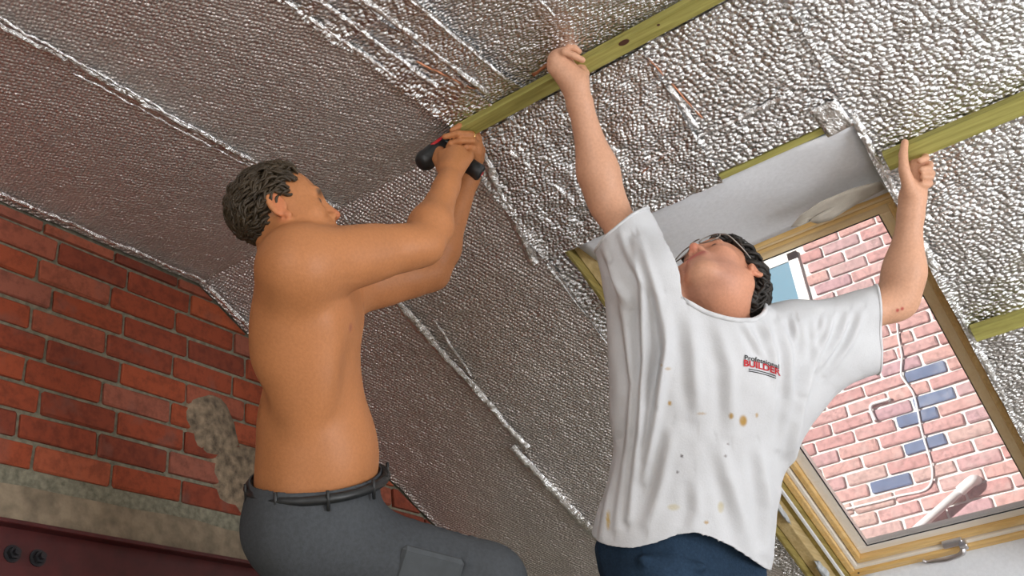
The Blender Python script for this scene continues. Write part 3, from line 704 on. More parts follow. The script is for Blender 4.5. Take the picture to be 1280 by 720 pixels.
def add_head(fd0, c, A, sc=1.0):
    q = lambda f, l, u: c+(f*A[0]+l*A[1]+u*A[2])*sc
    class fd:
        ell = staticmethod(lambda p, E, r, k=.02, sub=False: fd0.ell(p, E, np.array(r)*sc, k*sc, sub))
        cone = staticmethod(lambda a, b, ra, rb, k=.02, flat=None, sub=False: fd0.cone(a, b, ra*sc, rb*sc, k*sc, flat, sub))
    fd.ell(q(-.014, 0, .036), A, (.100, .077, .086), .03); fd.ell(q(.026, 0, -.028), A, (.066, .062, .085), .04)
    for s in (-1, 1):
        fd.cone(q(-.012, s*.054, -.050), q(.066, s*.018, -.098), .020, .017, .028); fd.ell(q(.056, s*.042, -.026), A, (.028, .022, .024), .03)
    fd.ell(q(.078, 0, -.100), A, (.020, .022, .018), .025); fd.cone(q(.080, -.034, .022), q(.080, .034, .022), .013, .013, .022)
    for s in (-1, 1): fd.ell(q(.098, s*.034, .001), A, (.018, .019, .014), .016, sub=True)
    for s in (-1, 1): fd.ell(q(.075, s*.033, .000), A, (.013, .015, .0125), .004)
    fd.cone(q(.088, 0, .012), q(.113, 0, -.030), .0085, .0115, .014)
    for s in (-1, 1): fd.ell(q(.101, s*.0125, -.036), A, (.011, .0075, .009), .007)
    fd.ell(q(.088, 0, -.064), A, (.016, .026, .022), .02)
    fd.cone(q(.097, -.019, -.0585), q(.097, .019, -.0585), .0062, .0062, .008); fd.cone(q(.094, -.016, -.070), q(.094, .016, -.070), .0068, .0068, .008)
    fd.cone(q(.106, -.022, -.0645), q(.106, .022, -.0645), .0030, .0030, .004, sub=True)
    for s in (-1, 1): fd.ell(q(.108, s*.0068, -.0455), A, (.005, .0038, .005), .003, sub=True)
    for s in (-1, 1):
        E = np.stack([unit(A[0]*.93-A[1]*s*.0-A[2]*-.30), A[1], unit(A[2]*.93-A[0]*.30)])
        e_ = lambda f, l, u: c+(A[0]*-.014+A[1]*s*.079+A[2]*-.004+E[0]*f+E[1]*s*l+E[2]*u)*sc
        fd.ell(e_(-.002, .002, .002), E, (.018, .0068, .031), .006)                       # conch
        hel = [e_(.015*math.cos(t)-.002, .005-.003*math.cos(t), .029*math.sin(t)+.003) for t in np.linspace(-.25, math.pi*1.28, 11)]
        for h0, h1 in zip(hel, hel[1:]): fd.cone(h0, h1, .0048, .0048, .004)                # helix rim
        fd.ell(e_(.006, .004, -.030), E, (.009, .006, .010), .005); fd.ell(e_(.013, .003, -.006), E, (.004, .006, .008), .004)
def finger(fd, pts, r0=.0092, r1=.0072):
    n_ = len(pts); fd.chain(pts, [r0+(r1-r0)*i/(n_-1) for i in range(n_)], .004)
def hair_locks(bm_v, bm_f, c, A, region, flow, n_, length, curl, rad, rs, base=1.0, sc=1.0):
    "curved tapered locks rooted on the scalp ellipsoid"
    q = lambda f, l, u: c+(f*A[0]+l*A[1]+u*A[2])*sc; done = 0; tries = 0; sides = 5
    while done < n_ and tries < n_*60:
        tries += 1
        d = unit(V(rs.gauss(0, 1), rs.gauss(0, 1), rs.gauss(0, 1)))
        loc = V(-.014, 0, .036)+d*V(.100, .077, .086)*base
        if not region(loc): continue
        nrm_ = unit(d/V(.100, .077, .086)); fl = flow(loc); fl = fl-nrm_*np.dot(fl, nrm_)
        if np.linalg.norm(fl) < 1e-6: continue
        fl = unit(fl); sd = np.cross(nrm_, fl); ln = length*rs.uniform(.7, 1.25); ph = rs.uniform(0, 6.28); sg = rs.choice((-1, 1)); pts = []
        for i in range(8):
            t = i/7; rr = curl*(.3+t)
            off = sd*math.sin(ph+sg*t*5.2)*rr+nrm_*(math.cos(ph+sg*t*5.2)*rr*.6+.004+.010*math.sin(t*2.6)*ln/.05)
            # follow the curve of the skull
            pc = loc+fl*ln*t-nrm_*(ln*t)**2/(2*.088)
            pts.append(q(*(pc+off)))
        prev = None; base_i = len(bm_v)
        for i in range(8):
            tg = unit(pts[min(i+1, 7)]-pts[max(i-1, 0)]); a = A[2] if prev is None else prev
            x = np.cross(tg, a); x = unit(x) if np.linalg.norm(x) > 1e-6 else A[0]; y = np.cross(x, tg); prev = y
            rr = rad*(1.0, 1.15, 1.2, 1.15, 1.0, .8, .55, .2)[i]
            for k in range(sides): bm_v.append(pts[i]+(x*math.cos(6.283*k/sides)+y*.7*math.sin(6.283*k/sides))*rr)
        for i in range(7):
            for k in range(sides):
                a0 = base_i+i*sides+k; a1 = base_i+i*sides+(k+1) % sides; bm_f.append((a0, a1, a1+sides, a0+sides))
        done += 1
def hair_obj(parent, c, A, region, flow, n_, length, curl, rad, seed, colr, cap_off=.004, sc=1.0):
    rs = random.Random(seed); vs = []; fs = []; hair_locks(vs, fs, c, A, region, flow, n_, length, curl, rad, rs, 1.0, sc)
    # scalp cap under the locks
    N1, N2 = 40, 60; base = len(vs); ok = {}
    for i in range(N1+1):
        for j in range(N2):
            th = math.pi*i/N1; ph = 2*math.pi*j/N2; d = V(math.sin(th)*math.cos(ph), math.sin(th)*math.sin(ph), math.cos(th))
            loc = V(-.014, 0, .036)+d*(V(.100, .077, .086)+cap_off); ok[(i, j)] = (len(vs), region(loc)); vs.append(c+(loc[0]*A[0]+loc[1]*A[1]+loc[2]*A[2])*sc)
    for i in range(N1):
        for j in range(N2):
            cc = [ok[(i, j)], ok[(i+1, j)], ok[(i+1, (j+1) % N2)], ok[(i, (j+1) % N2)]]
            if all(x[1] for x in cc): fs.append(tuple(x[0] for x in cc))
    vs = np.array(vs); fs = np.array(fs); used = np.zeros(len(vs), bool); used[fs.ravel()] = True; mp = np.cumsum(used)-1; vs2 = vs[used]; fs2 = mp[fs]
    rr = np.random.RandomState(seed); col = np.array(colr)[None]*(.55+.9*n3(vs2, 55)[:, None])
    return link('hair', fast_mesh('hair', vs2, fs2, col), M['hair'], parent, True)
def boot(name, parent, heel, toe_dir, side):
    heel = np.asarray(heel, float); t = unit(V(toe_dir[0], toe_dir[1], 0)); up = V(0, 0, 1)
    fd = Field(heel-V(.34, .34, .03), heel+V(.34, .34, .30), .006)
    fd.cone(heel+t*.02+up*.05, heel+t*.20+up*.045, .045, .042, .03, (up, .9)); fd.cone(heel+t*.20+up*.042, heel+t*.25+up*.038, .042, .034, .03)
    fd.cone(heel+t*.03+up*.06, heel+t*.02+up*.22, .05, .052, .03)
    vs, fs = fd.surface(); vs = relax(vs, fs, 2); vs[:, 2] = np.maximum(vs[:, 2], heel[2]+.018)
    o = link(name, fast_mesh(name, vs, fs), M['leather'], parent, True)
    fd = Field(heel-V(.34, .34, .03), heel+V(.34, .34, .08), .005); fd.cone(heel+t*.0+up*.012, heel+t*.245+up*.012, .045, .043, 0, (up, .4)); vs, fs = fd.surface()
    vs[:, 2] = np.clip(vs[:, 2], heel[2]+.0005, heel[2]+.022); link('sole', fast_mesh('sole', vs, fs), M['sole'], o, False)
    return o
PLZ = .86       # working platform height

# ------------------------------------------------------------------ man in grey trousers (bare chest)
m1 = empty('person', (P(390, 640, 2.3)[0], P(390, 640, 2.3)[1], PLZ))
tag(m1, 'bare-chested man in grey work trousers screwing the batten with a drill', 'person')
rsh, rel, rwr = P(374, 331, 2.11), P(529, 306, 2.31), P(561, 226, 2.50)
lsh, lel, lwr = P(416, 360, 2.46), P(540, 341, 2.60), P(589, 210, 2.69)
pel = P(388, 655, 2.30); nck = P(372, 300, 2.27)
U1 = unit(nck-pel); F1, L1, U1 = ortho(np.cross(unit(lsh-rsh), U1), U1)
B1, A1 = frame(pel, F1, L1, U1); TL = np.linalg.norm(nck-pel)
hc = P(356, 270, 2.20); HS = .92; HF, HL, HU = ortho(cv(.92, .36, -.30), cv(-.34, .90, -.24)); H1 = np.stack([HF, HL, HU])
allp = np.array([rsh, rel, rwr, lsh, lel, lwr, pel, nck, hc, P(585, 160, 2.72)])
fd = Field(allp.min(0)-.24, allp.max(0)+.12, .0032)
k = TL/.60
fd.ell(B1(.004, 0, .06), A1, (.122, .162, .15), .05); fd.ell(B1(.016, 0, .20*k), A1, (.122, .152, .17), .06); fd.ell(B1(.028, 0, .40*k), A1, (.100, .160, .19), .06)
fd.ell(B1(.055, 0, .14*k), A1, (.095, .125, .11), .06)
for s in (-1, 1):
    fd.ell(B1(.080, s*.075, .44*k), A1, (.042, .085, .06), .04); fd.ell(B1(-.038, s*.085, .44*k), A1, (.040, .075, .10), .05)
    fd.ell(B1(.025, s*.13, .36*k), A1, (.075, .045, .13), .05)
mid = B1(.0, 0, .53*k)
for sh in (rsh, lsh):
    fd.cone(mid, sh, .062, .058, .06); fd.cone(B1(-.01, 0, .57*k), sh+U1*.012, .045, .055, .05)
    fd.cone(B1(.03, 0, .48*k), sh, .055, .052, .04)
fd.cone(B1(-.0, .02, .52*k), hc-HU*.055-HF*.022, .060, .052, .03)
for sh, el, wr, pos in ((rsh, rel, rwr, 1.04), (lsh, lel, lwr, 1.0)):
    d = unit(el-sh); e2 = unit(wr-el)
    fd.cone(sh-d*.004, sh+d*.09, .060*pos, .057*pos, .05); fd.cone(sh-F1*.010-U1*.03, B1(-.01, -.10*(1 if sh is rsh else -1), .38*k), .058, .06, .06); fd.cone(sh+U1*.005, B1(-.0, 0, .50*k), .050, .06, .06); fd.cone(sh+d*.05, el-d*.05, .054*pos, .045*pos, .04)
    fd.ell(sh+(el-sh)*.52+U1*.010, np.stack([d, *(lambda a: (a, np.cross(d, a)))(unit(np.cross(d, U1)))]), (.10, .047*pos, .050*pos), .03)
    fd.ell(sh+(el-sh)*.48-U1*.018, np.stack([d, *(lambda a: (a, np.cross(d, a)))(unit(np.cross(d, U1)))]), (.10, .042*pos, .042*pos), .03)
    fd.cone(el-d*.05, el, .044*pos, .040*pos, .03); fd.cone(el, el+e2*.07, .041*pos, .046*pos, .03); fd.cone(el+e2*.07, wr-e2*.02, .046*pos, .029, .03); fd.cone(wr-e2*.03, wr, .029, .027, .02)
# right fist around the drill grip
def Q(*a): return P(*a)
mc = [Q(553, 194, 2.575), Q(563, 190, 2.585), Q(575, 191, 2.595), Q(586, 196, 2.60)]
for m_ in mc: fd.cone(rwr, m_, .021, .0135, .014)
fd.cone(rwr+(mc[1]-rwr)*.4, (mc[1]+mc[2])/2, .024, .017, .02)
for m_, e1, e2_, e3 in zip(mc, (Q(550, 188, 2.62), Q(562, 184, 2.63), Q(575, 185, 2.64), Q(587, 191, 2.64)), (Q(560, 186, 2.665), Q(572, 184, 2.675), Q(583, 186, 2.675), Q(591, 191, 2.66)), (Q(570, 190, 2.675), Q(580, 190, 2.68), Q(586, 194, 2.68), Q(592, 198, 2.675))):
    finger(fd, [m_, e1, e2_, e3], .0105, .008)
finger(fd, [Q(552, 212, 2.545), Q(546, 199, 2.585), Q(546, 190, 2.615), Q(549, 183, 2.635)], .0125, .009)
# left hand steadying bit and batten end
lm = [Q(594, 166, 2.680), Q(597, 174, 2.670), Q(598, 183, 2.665), Q(597, 191, 2.665)]
for m_ in lm: fd.cone(lwr, m_, .020, .0125, .012)
finger(fd, [lm[0], Q(586, 160, 2.660), Q(574, 158, 2.64), Q(565, 163, 2.635)], .0098, .0078); finger(fd, [lm[1], Q(588, 168, 2.640), Q(573, 167, 2.620), Q(556, 171, 2.625)], .0100, .0078)
finger(fd, [lm[2], Q(591, 176, 2.640), Q(576, 176, 2.62), Q(563, 179, 2.625)], .0098, .0075); finger(fd, [lm[3], Q(592, 186, 2.65), Q(582, 184, 2.64), Q(573, 185, 2.645)], .0088, .007)
finger(fd, [Q(600, 200, 2.69), Q(602, 188, 2.70), Q(598, 177, 2.71), Q(592, 170, 2.715)], .0115, .0085)
add_head(fd, hc, H1, HS)
# front of the waist runs into the trousers
vs, fs = fd.surface(); vs = relax(vs, fs, 2, .4)
def spots(col, vs, pts, r, c, a=1.0):
    for p in pts:
        d = np.linalg.norm(vs-np.asarray(p)[None], axis=1); w_ = np.clip((r-d)/(r*.6), 0, 1)[:, None]*a; col[:] = col*(1-w_)+np.array(c)[None]*w_
col = np.tile(np.array((.50, .205, .080)), (len(vs), 1)); col *= (.90+.20*n3(vs, 25)[:, None])
hq = lambda f, l, u: hc+(f*HF+l*HL+u*HU)*HS
spots(col, vs, [hq(.10, 0, -.064), hq(.098, .012, -.064), hq(.098, -.012, -.064)], .016, (.50, .15, .10), .8)
spots(col, vs, [hq(-.012, s*.088, z) for s in (-1, 1) for z in (-.03, 0, .02)], .022, (.62, .20, .09), .6); spots(col, vs, [hq(.115, 0, -.03)], .018, (.58, .18, .09), .7)
for s in (-1, 1):
    spots(col, vs, [hq(.088, s*(.018+.006*i), .022+.002*math.sin(i)) for i in range(6)], .010, (.12, .07, .04), .8); spots(col, vs, [hq(.087, s*.033, .0), hq(.084, s*.040, .0), hq(.086, s*.028, .0)], .008, (.06, .04, .03), .95)
    spots(col, vs, [B1(.122, s*.09, .42*k)], .014, (.36, .12, .07), .9)
body1 = link('body', fast_mesh('body', vs, fs, col), M['skin'], m1, True)
def region1(p):
    f, l, u = p
    if u > .072 and f < .055+.0*abs(l): return True
    if f < .048 - 0*u and u > .05: return f < .048
    if f < .022 and u > .018: return True
    if f < -.032 and u > -.062: return True
    return False
hair_obj(m1, hc, H1, region1, lambda p: V(-1.0, .25*p[1]/.07, -.75 if p[0] < 0 else .15), 800, .042, .007, .0042, 5, (.050, .034, .018), .003, HS)
# wedding ring
rp = Q(589.5, 169, 2.6452); rd = unit(Q(588, 168, 2.640)-lm[1]); bm = bmesh.new(); aa = unit(np.cross(rd, CU)); bb = np.cross(rd, aa)
tube_mesh(bm, [rp+(aa*math.cos(2*math.pi*i/20)+bb*math.sin(2*math.pi*i/20))*.0108 for i in range(21)], .0016, 6); bm_obj('finger_ring', bm, M['gold'], m1, smooth=True)
# trousers
hipR, hipL = pel-L1*.088-U1*.0, pel+L1*.088
kneR = P(612, 728, 2.32); ankR = kneR+V(-.03, .02, -.40)
kneL = hipL+V(-.02, .10, -.42); ankL = V(kneL[0]-.06, kneL[1]-.02, PLZ+.10)
tp = np.array([hipR, hipL, kneR, ankR, kneL, ankL, pel+U1*.2]); fd = Field(tp.min(0)-.2, tp.max(0)+.2, .0065)
fd.ell(B1(.0, 0, .03), A1, (.142, .185, .14), .05); fd.ell(B1(.022, 0, .11), A1, (.140, .175, .10), .04)
for hp, kn, an in ((hipR, kneR, ankR), (hipL, kneL, ankL)):
    fd.cone(hp, kn, .108, .078, .07); fd.cone(kn, an, .078, .070, .04)
for i in range(9):
    t = .25+.08*i; c0 = hipR+(kneR-hipR)*t; fd.cone(c0+U1*(.085-.02*t)+L1*.05, c0+U1*(.06)-L1*.08, .010, .006, .02)
for c0 in (kneR, kneL):
    for i in range(3): fd.cone(c0+V(-.06, -.07, -.05-.04*i), c0+V(.06, -.06, -.03-.05*i), .012, .010, .02)
vs, fs = fd.surface(); wz = B1(0, 0, .115)
vs, fs = cut(vs, fs, [(lambda v: (v-wz)@U1+.02*((v-wz)@F1), U1), (lambda v: ankR[2]-v[:, 2], V(0, 0, -1)*1.0) if False else (lambda v: (PLZ+.10)-v[:, 2], V(0, 0, -1))])
vs = relax(vs, fs, 1, .4); nn = normals(vs, fs); vs = vs+nn*(.006*(n3(vs, 14)-.5)*2)[:, None]
col = np.tile(np.array((.075, .082, .090)), (len(vs), 1))*(.8+.4*n3(vs, 9)[:, None])
tr1 = link('trousers', fast_mesh('trousers', vs, fs, col), M['canvas'], m1, True); md = tr1.modifiers.new('t', 'SOLIDIFY'); md.thickness = .004; md.offset = -1
tr1['label'] = 'grey canvas work trousers'
# belt, loops and cargo pocket
bm = bmesh.new(); tube_mesh(bm, [B1(.022*1+.150*math.cos(a), .184*math.sin(a), .098) for a in np.linspace(0, 2*math.pi, 49)], .011, 6); bm_obj('belt', bm, M['black_plastic'], tr1, smooth=True)
for a in (-2.6, -1.9, -1.2, -.5, .4, 1.3):
    p = [B1(.022+.158*math.cos(a), .192*math.sin(a), z) for z in (.075, .098, .118)]; tube_obj('belt_loop', p, .004, M['black_plastic'], tr1, 6)
for (t, sgn) in ((.62, -1),):
    c0 = hipR+(kneR-hipR)*t; d = unit(kneR-hipR); sd_ = unit(np.cross(d, U1)); up_ = np.cross(sd_, d)
    if np.dot(sd_, CF) > 0: sd_ = -sd_
    bm = bmesh.new(); vv = []
    prism(bm, [c0+d*a+up_*b+sd_*c_ for c_ in (.070, .098) for a, b in ((-.07, -.07), (.07, -.07), (.07, .055), (-.07, .055))])
    me_o = bm_obj('cargo_pocket', bm, simple('pocket_canvas', (.07, .078, .085), .95), tr1, bevel=.008)
boot('boot', m1, (ankL[0]-.03, ankL[1]-.02, PLZ), (F1[0], F1[1]), 1); boot('boot', m1, (ankR[0]-.03, ankR[1]-.02, ankR[2]-.10), (F1[0], F1[1]), -1)
BOXZ = ankR[2]-.10; BOXC = ankR

# the drill
dr = empty('cordless_drill', tuple(P(552, 190, 2.66))); tag(dr, 'dark cordless drill with red accents gripped by the bare-chested man', 'drill')
r0, r1 = P(527, 204, 2.60), P(574, 170, 2.70); dx_ = unit(r1-r0)
def along(t, off=0): return r0+dx_*t
bm = bmesh.new(); tube_mesh(bm, [along(t) for t in (-.006, .0, .012, .05, .09)], [.012, .021, .027, .0275, .026], 20); bm_obj('motor_housing', bm, M['black_plastic'], dr, smooth=True)
bm = bmesh.new(); tube_mesh(bm, [along(t) for t in (.088, .10, .135, .15)], [.0265, .0285, .026, .022], 20); bm_obj('gearbox_shell', bm, M['teal_plastic'], dr, smooth=True)
bm = bmesh.new(); tube_mesh(bm, [along(t) for t in (.15, .155, .185, .195)], [.019, .0195, .016, .008], 16); bm_obj('chuck', bm, M['black_plastic'], dr, smooth=True)
tube_obj('driver_bit', [along(.195), along(.235)], .003, M['chrome'], dr, 6)
g0 = along(.085); g1 = P(595, 213, 2.655); gd = unit(g1-g0); gside = unit(np.cross(gd, dx_))
fd = Field(np.minimum(g0, g1)-.06, np.maximum(g0, g1)+.06, .004); fd.cone(g0, g1, .017, .016, .01); vs, fs = fd.surface(); vs = relax(vs, fs, 1); link('grip', fast_mesh('grip', vs, fs), M['black_plastic'], dr, True)
bm = bmesh.new(); tube_mesh(bm, [g1-gd*.028, g1-gd*.02, g1+gd*.012, g1+gd*.018], [.014, .022, .0225, .018], 18); bat = bm_obj('battery', bm, M['black_plastic'], dr, smooth=True)
tw = unit(-CF-gd*np.dot(-CF, gd)); bm = bmesh.new(); c0 = g1+gd*.0185; sa = unit(np.cross(gd, tw))
prism(bm, [c0+sa*a+tw*b+gd*c_ for c_ in (-.002, .002) for a, b in ((-.006, -.004), (.006, -.004), (.006, .012), (-.006, .012))]); bm_obj('battery_badge', bm, M['red_plastic'], bat, bevel=.001)
tw2 = unit(-CF-dx_*np.dot(-CF, dx_)); sb = unit(np.cross(dx_, tw2))
if np.dot(sb, CU) < 0: sb = -sb
dn = unit(tw2*.72+sb*.69); bm = bmesh.new(); pts8 = []
for c_ in (.0255, .0288):
    for a, b in ((.050, -.005), (.098, -.005), (.104, .005), (.054, .005)): pts8.append(r0+dx_*a+dn*c_+np.cross(dx_, dn)*b)
prism(bm, pts8); bm_obj('red_stripe', bm, M['red_plastic'], dr, bevel=.001)

# ------------------------------------------------------------------ man in white T-shirt
m2 = empty('person', (P(850, 690, 2.42)[0], P(850, 690, 2.42)[1], PLZ))
tag(m2, 'man in stained white T-shirt and glasses holding battens overhead', 'person')
rsh, rel, rwr = P(816, 352, 2.34), P(757, 250, 2.49), P(719, 108, 2.452)
lsh, lel, lwr = P(993, 424, 2.45), P(1126, 376, 2.50), P(1141, 246, 2.495)
pel = P(850, 700, 2.42); nck = P(905, 398, 2.40)
U2 = unit(nck-pel); F2, L2, U2 = ortho(np.cross(unit(lsh-rsh), U2), U2); B2, A2 = frame(pel, F2, L2, U2); TL = np.linalg.norm(nck-pel); k = TL/.60
hc2 = P(901, 352, 2.39); HF2, HL2, HU2 = ortho(cv(-.60, .76, .28), cv(.20, .38, -.90)); H2 = np.stack([HF2, HL2, HU2])
allp = np.array([rsh, rel, rwr, lsh, lel, lwr, pel, nck, hc2, P(690, 62, 2.5), P(1166, 180, 2.5)])
fd = Field(allp.min(0)-np.array([.13, .16, .02]), allp.max(0)+np.array([.04, .13, .03]), .0034)
fd.ell(B2(.0, 0, .06), A2, (.115, .16, .14), .05); fd.ell(B2(.01, 0, .20*k), A2, (.112, .15, .17), .06); fd.ell(B2(.0, 0, .40*k), A2, (.11, .155, .18), .06)
for sh in (rsh, lsh): fd.cone(B2(-.01, 0, .52*k), sh, .055, .05, .05)
fd.cone(B2(-.02, 0, .52*k), hc2-HU2*.055-HF2*.02, .062, .056, .045); fd.cone(B2(.0, 0, .55*k), hc2-HU2*.06+HF2*.012, .05, .05, .04)
for sh, el, wr in ((rsh, rel, rwr), (lsh, lel, lwr)):
    d = unit(el-sh); e2 = unit(wr-el)
    fd.cone(sh, sh+d*.09, .056, .050, .04); fd.cone(sh+d*.06, el, .048, .039, .04); fd.cone(el-d*.02, el+e2*.07, .039, .043, .03); fd.cone(el+e2*.07, wr-e2*.02, .043, .027, .03); fd.cone(wr-e2*.04, wr, .028, .026, .02)
    fd.ell(el+e2*.06+U2*.0, np.stack([e2, *(lambda a: (a, np.cross(e2, a)))(unit(np.cross(e2, F2)))]), (.085, .040, .046), .03)
# right hand: heel pressed up on the long batten, fingers curled over
mc = [Q(704, 66, 2.452), Q(698, 70, 2.445), Q(693, 77, 2.442), Q(691, 86, 2.445)]
for m_ in mc: fd.cone(rwr, m_, .022, .0135, .014)
fd.cone(rwr+unit(mc[1]-rwr)*.01, (mc[1]+mc[2])/2, .026, .016, .02); fd.cone(rwr+unit(CR)*.008+CU*.012, Q(726, 97, 2.458), .019, .017, .02)
finger(fd, [mc[0], Q(711, 59, 2.455), Q(718, 60, 2.455), Q(724, 64.5, 2.457)], .0092, .0075); finger(fd, [mc[1], Q(705, 65, 2.422), Q(717, 69.5, 2.420), Q(728, 75, 2.424)], .0096, .0078)
finger(fd, [mc[2], Q(701, 72, 2.472), Q(710, 76, 2.474), Q(716, 82, 2.474)], .010, .008); finger(fd, [mc[3], Q(697, 82, 2.472), Q(705, 86, 2.474), Q(711, 90, 2.474)], .009, .007)
finger(fd, [Q(728, 99, 2.46), Q(731, 92, 2.468), Q(728, 86, 2.474), Q(723, 83, 2.474)], .0125, .009)
# left hand: thumb up on the second batten, fingers folded into a fist
mc = [Q(1141, 196, 2.520), Q(1146, 204, 2.522), Q(1149, 213, 2.520), Q(1150, 223, 2.515)]
for m_ in mc: fd.cone(lwr, m_, .022, .0135, .014)
fd.cone(lwr, (mc[1]+mc[2])/2-CF*.015, .025, .018, .02)
finger(fd, [mc[0], Q(1156, 193, 2.505), Q(1157, 198, 2.478), Q(1150, 201, 2.466)], .0102, .0082); finger(fd, [mc[1], Q(1162, 206, 2.500), Q(1161, 211, 2.474), Q(1152, 212, 2.464)], .0106, .0084)
finger(fd, [mc[2], Q(1164, 217, 2.495), Q(1163, 221, 2.472), Q(1154, 221, 2.463)], .0102, .0082); finger(fd, [mc[3], Q(1162, 229, 2.492), Q(1160, 231, 2.474), Q(1153, 230, 2.466)], .009, .0072)
fd.cone(Q(1138, 238, 2.478), Q(1130, 212, 2.468), .018, .0135, .014); finger(fd, [Q(1130, 210, 2.468), Q(1129, 194, 2.474), Q(1131, 178, 2.482)], .0125, .009)
add_head(fd, hc2, H2)
vs, fs = fd.surface(); vs = relax(vs, fs, 2, .4)
hq = lambda f, l, u: hc2+f*HF2+l*HL2+u*HU2
col = np.tile(np.array((.66, .36, .23)), (len(vs), 1)); col *= (.90+.20*n3(vs, 25)[:, None])
dh = np.linalg.norm(vs-hc2[None], axis=1); wh = np.clip((.17-dh)/.05, 0, 1)[:, None]; col = col*(1-wh*.55)+np.array((.60, .235, .14))[None]*wh*.55
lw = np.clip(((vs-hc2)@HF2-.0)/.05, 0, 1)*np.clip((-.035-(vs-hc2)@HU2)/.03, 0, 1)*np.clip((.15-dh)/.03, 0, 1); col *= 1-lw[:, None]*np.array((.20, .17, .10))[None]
spots(col, vs, [hq(.10, 0, -.064), hq(.098, .014, -.064), hq(.098, -.014, -.064)], .015, (.50, .13, .11), .85); spots(col, vs, [hq(.115, 0, -.03)], .018, (.62, .20, .13), .7)
spots(col, vs, [hq(-.012, s*.088, z) for s in (-1, 1) for z in (-.03, 0, .02)], .022, (.66, .26, .16), .6); spots(col, vs, [hq(.108, s*.0068, -.0455) for s in (-1, 1)], .005, (.12, .04, .03), .9)
for s in (-1, 1):
    spots(col, vs, [hq(.088, s*(.018+.006*i), .022) for i in range(6)], .0075, (.06, .04, .03), .8); spots(col, vs, [hq(.089, s*.033, -.001), hq(.088, s*.038, -.001)], .006, (.06, .04, .03), .9)
spots(col, vs, [P(1128, 386, 2.45), P(1122, 388, 2.45)], .006, (.40, .03, .03), .9)
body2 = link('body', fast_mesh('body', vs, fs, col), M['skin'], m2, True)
def region2(p):
    f, l, u = p
    if u > .078 and f < .070: return True
    if u > .045 and f < .052: return True
    if f < .018 and u > .012: return True
    if f < -.030 and u > -.065: return True
    return False
hair_obj(m2, hc2, H2, region2, lambda p: V(-.9, .2*p[1]/.07, -.6), 520, .055, .021, .0052, 9, (.022, .018, .015))
# T-shirt
fd_lo = np.minimum.reduce([rel, lel, pel-.25, rsh])-.18; fd_hi = np.maximum.reduce([rel, lel, nck, pel+.25])+.14
fd = Field(fd_lo, fd_hi, .0042)
fd.ell(B2(.01, 0, .47*k), A2, (.132, .195, .13), .05); fd.cone(B2(.012, 0, .44*k), B2(.02, -.010, .02), .208, .212, .05, (F2, .66)); fd.cone(B2(.02, -.012, .02), B2(.022, -.02, -.22), .212, .215, .04, (F2, .68))
for sh in (rsh, lsh): fd.cone(B2(-.005, 0, .535*k), sh, .070, .066, .06)
dR = unit(rel-rsh); dL = unit(lel-lsh)
ndir = unit((hc2-HU2*.05)-B2(.0, 0, .50*k)); fd.cone(B2(.0, 0, .50*k), B2(.0, 0, .50*k)+ndir*.14, .105, .078, .06)
fd.cone(B2(.01, -.10, .44*k), rsh, .11, .074, .06); fd.cone(rsh, rsh+dR*.235, .076, .066, .05); fd.cone(B2(.01, -.15, .36*k), rsh+dR*.16-L2*.0, .085, .052, .06)
sleeveL_end = P(1096, 420, 2.49); fd.cone(B2(.01, .10, .42*k), lsh, .11, .078, .06); fd.cone(lsh, lel-dL*.06, .070, .058, .05); fd.cone(lsh-U2*.035, sleeveL_end-U2*.035, .070, .058, .04); fd.cone(B2(.01, .15, .36*k), P(1050, 445, 2.47), .08, .05, .06)
vs, fs = fd.surface(); vs = relax(vs, fs, 2, .5)
hemc = B2(0, 0, .0); hemR = rsh+dR*.165; nR = unit(dR*.9-L2*.28-CF*.25); eL = sleeveL_end; nL = unit(dL*.85+CR*.3-CU*.25-CF*.35)
def g_hem(v):
    l = (v-pel)@L2; f = (v-pel)@F2
    return -((v-pel)@U2) + np.interp(l, [-.26, -.22, -.18, -.14, -.10, -.06, -.02, .04, .1, .15, .2, .26], [.035, .04, .052, .075, .10, .112, .107, .088, .060, .036, .018, .01])
ncd = unit(ndir*.9+U2*.3-F2*.15+L2*.10); ncen = P(900, 391, 2.37)
def g_neck(v):
    a = (v-ncen)@ncd; rad = np.linalg.norm((v-ncen)-a[:, None]*ncd[None], axis=1); l = (v-ncen)@L2; return np.where(rad < .15, a-2.2*l*l, -1.0)
vs, fs = cut(vs, fs, [(g_hem, -U2), (lambda v: np.where((v-rsh)@dR > .06, (v-hemR)@nR, -1.0), nR), (lambda v: np.where((v-lsh)@dL > .06, (v-eL)@nL, -1.0), nL), (g_neck, ncd)])
nn = normals(vs, fs); vs = vs+nn*(.0035*(n3(vs, 18)-.5)*2+.002*(n3(vs, 45, 3)-.5)*2)[:, None]
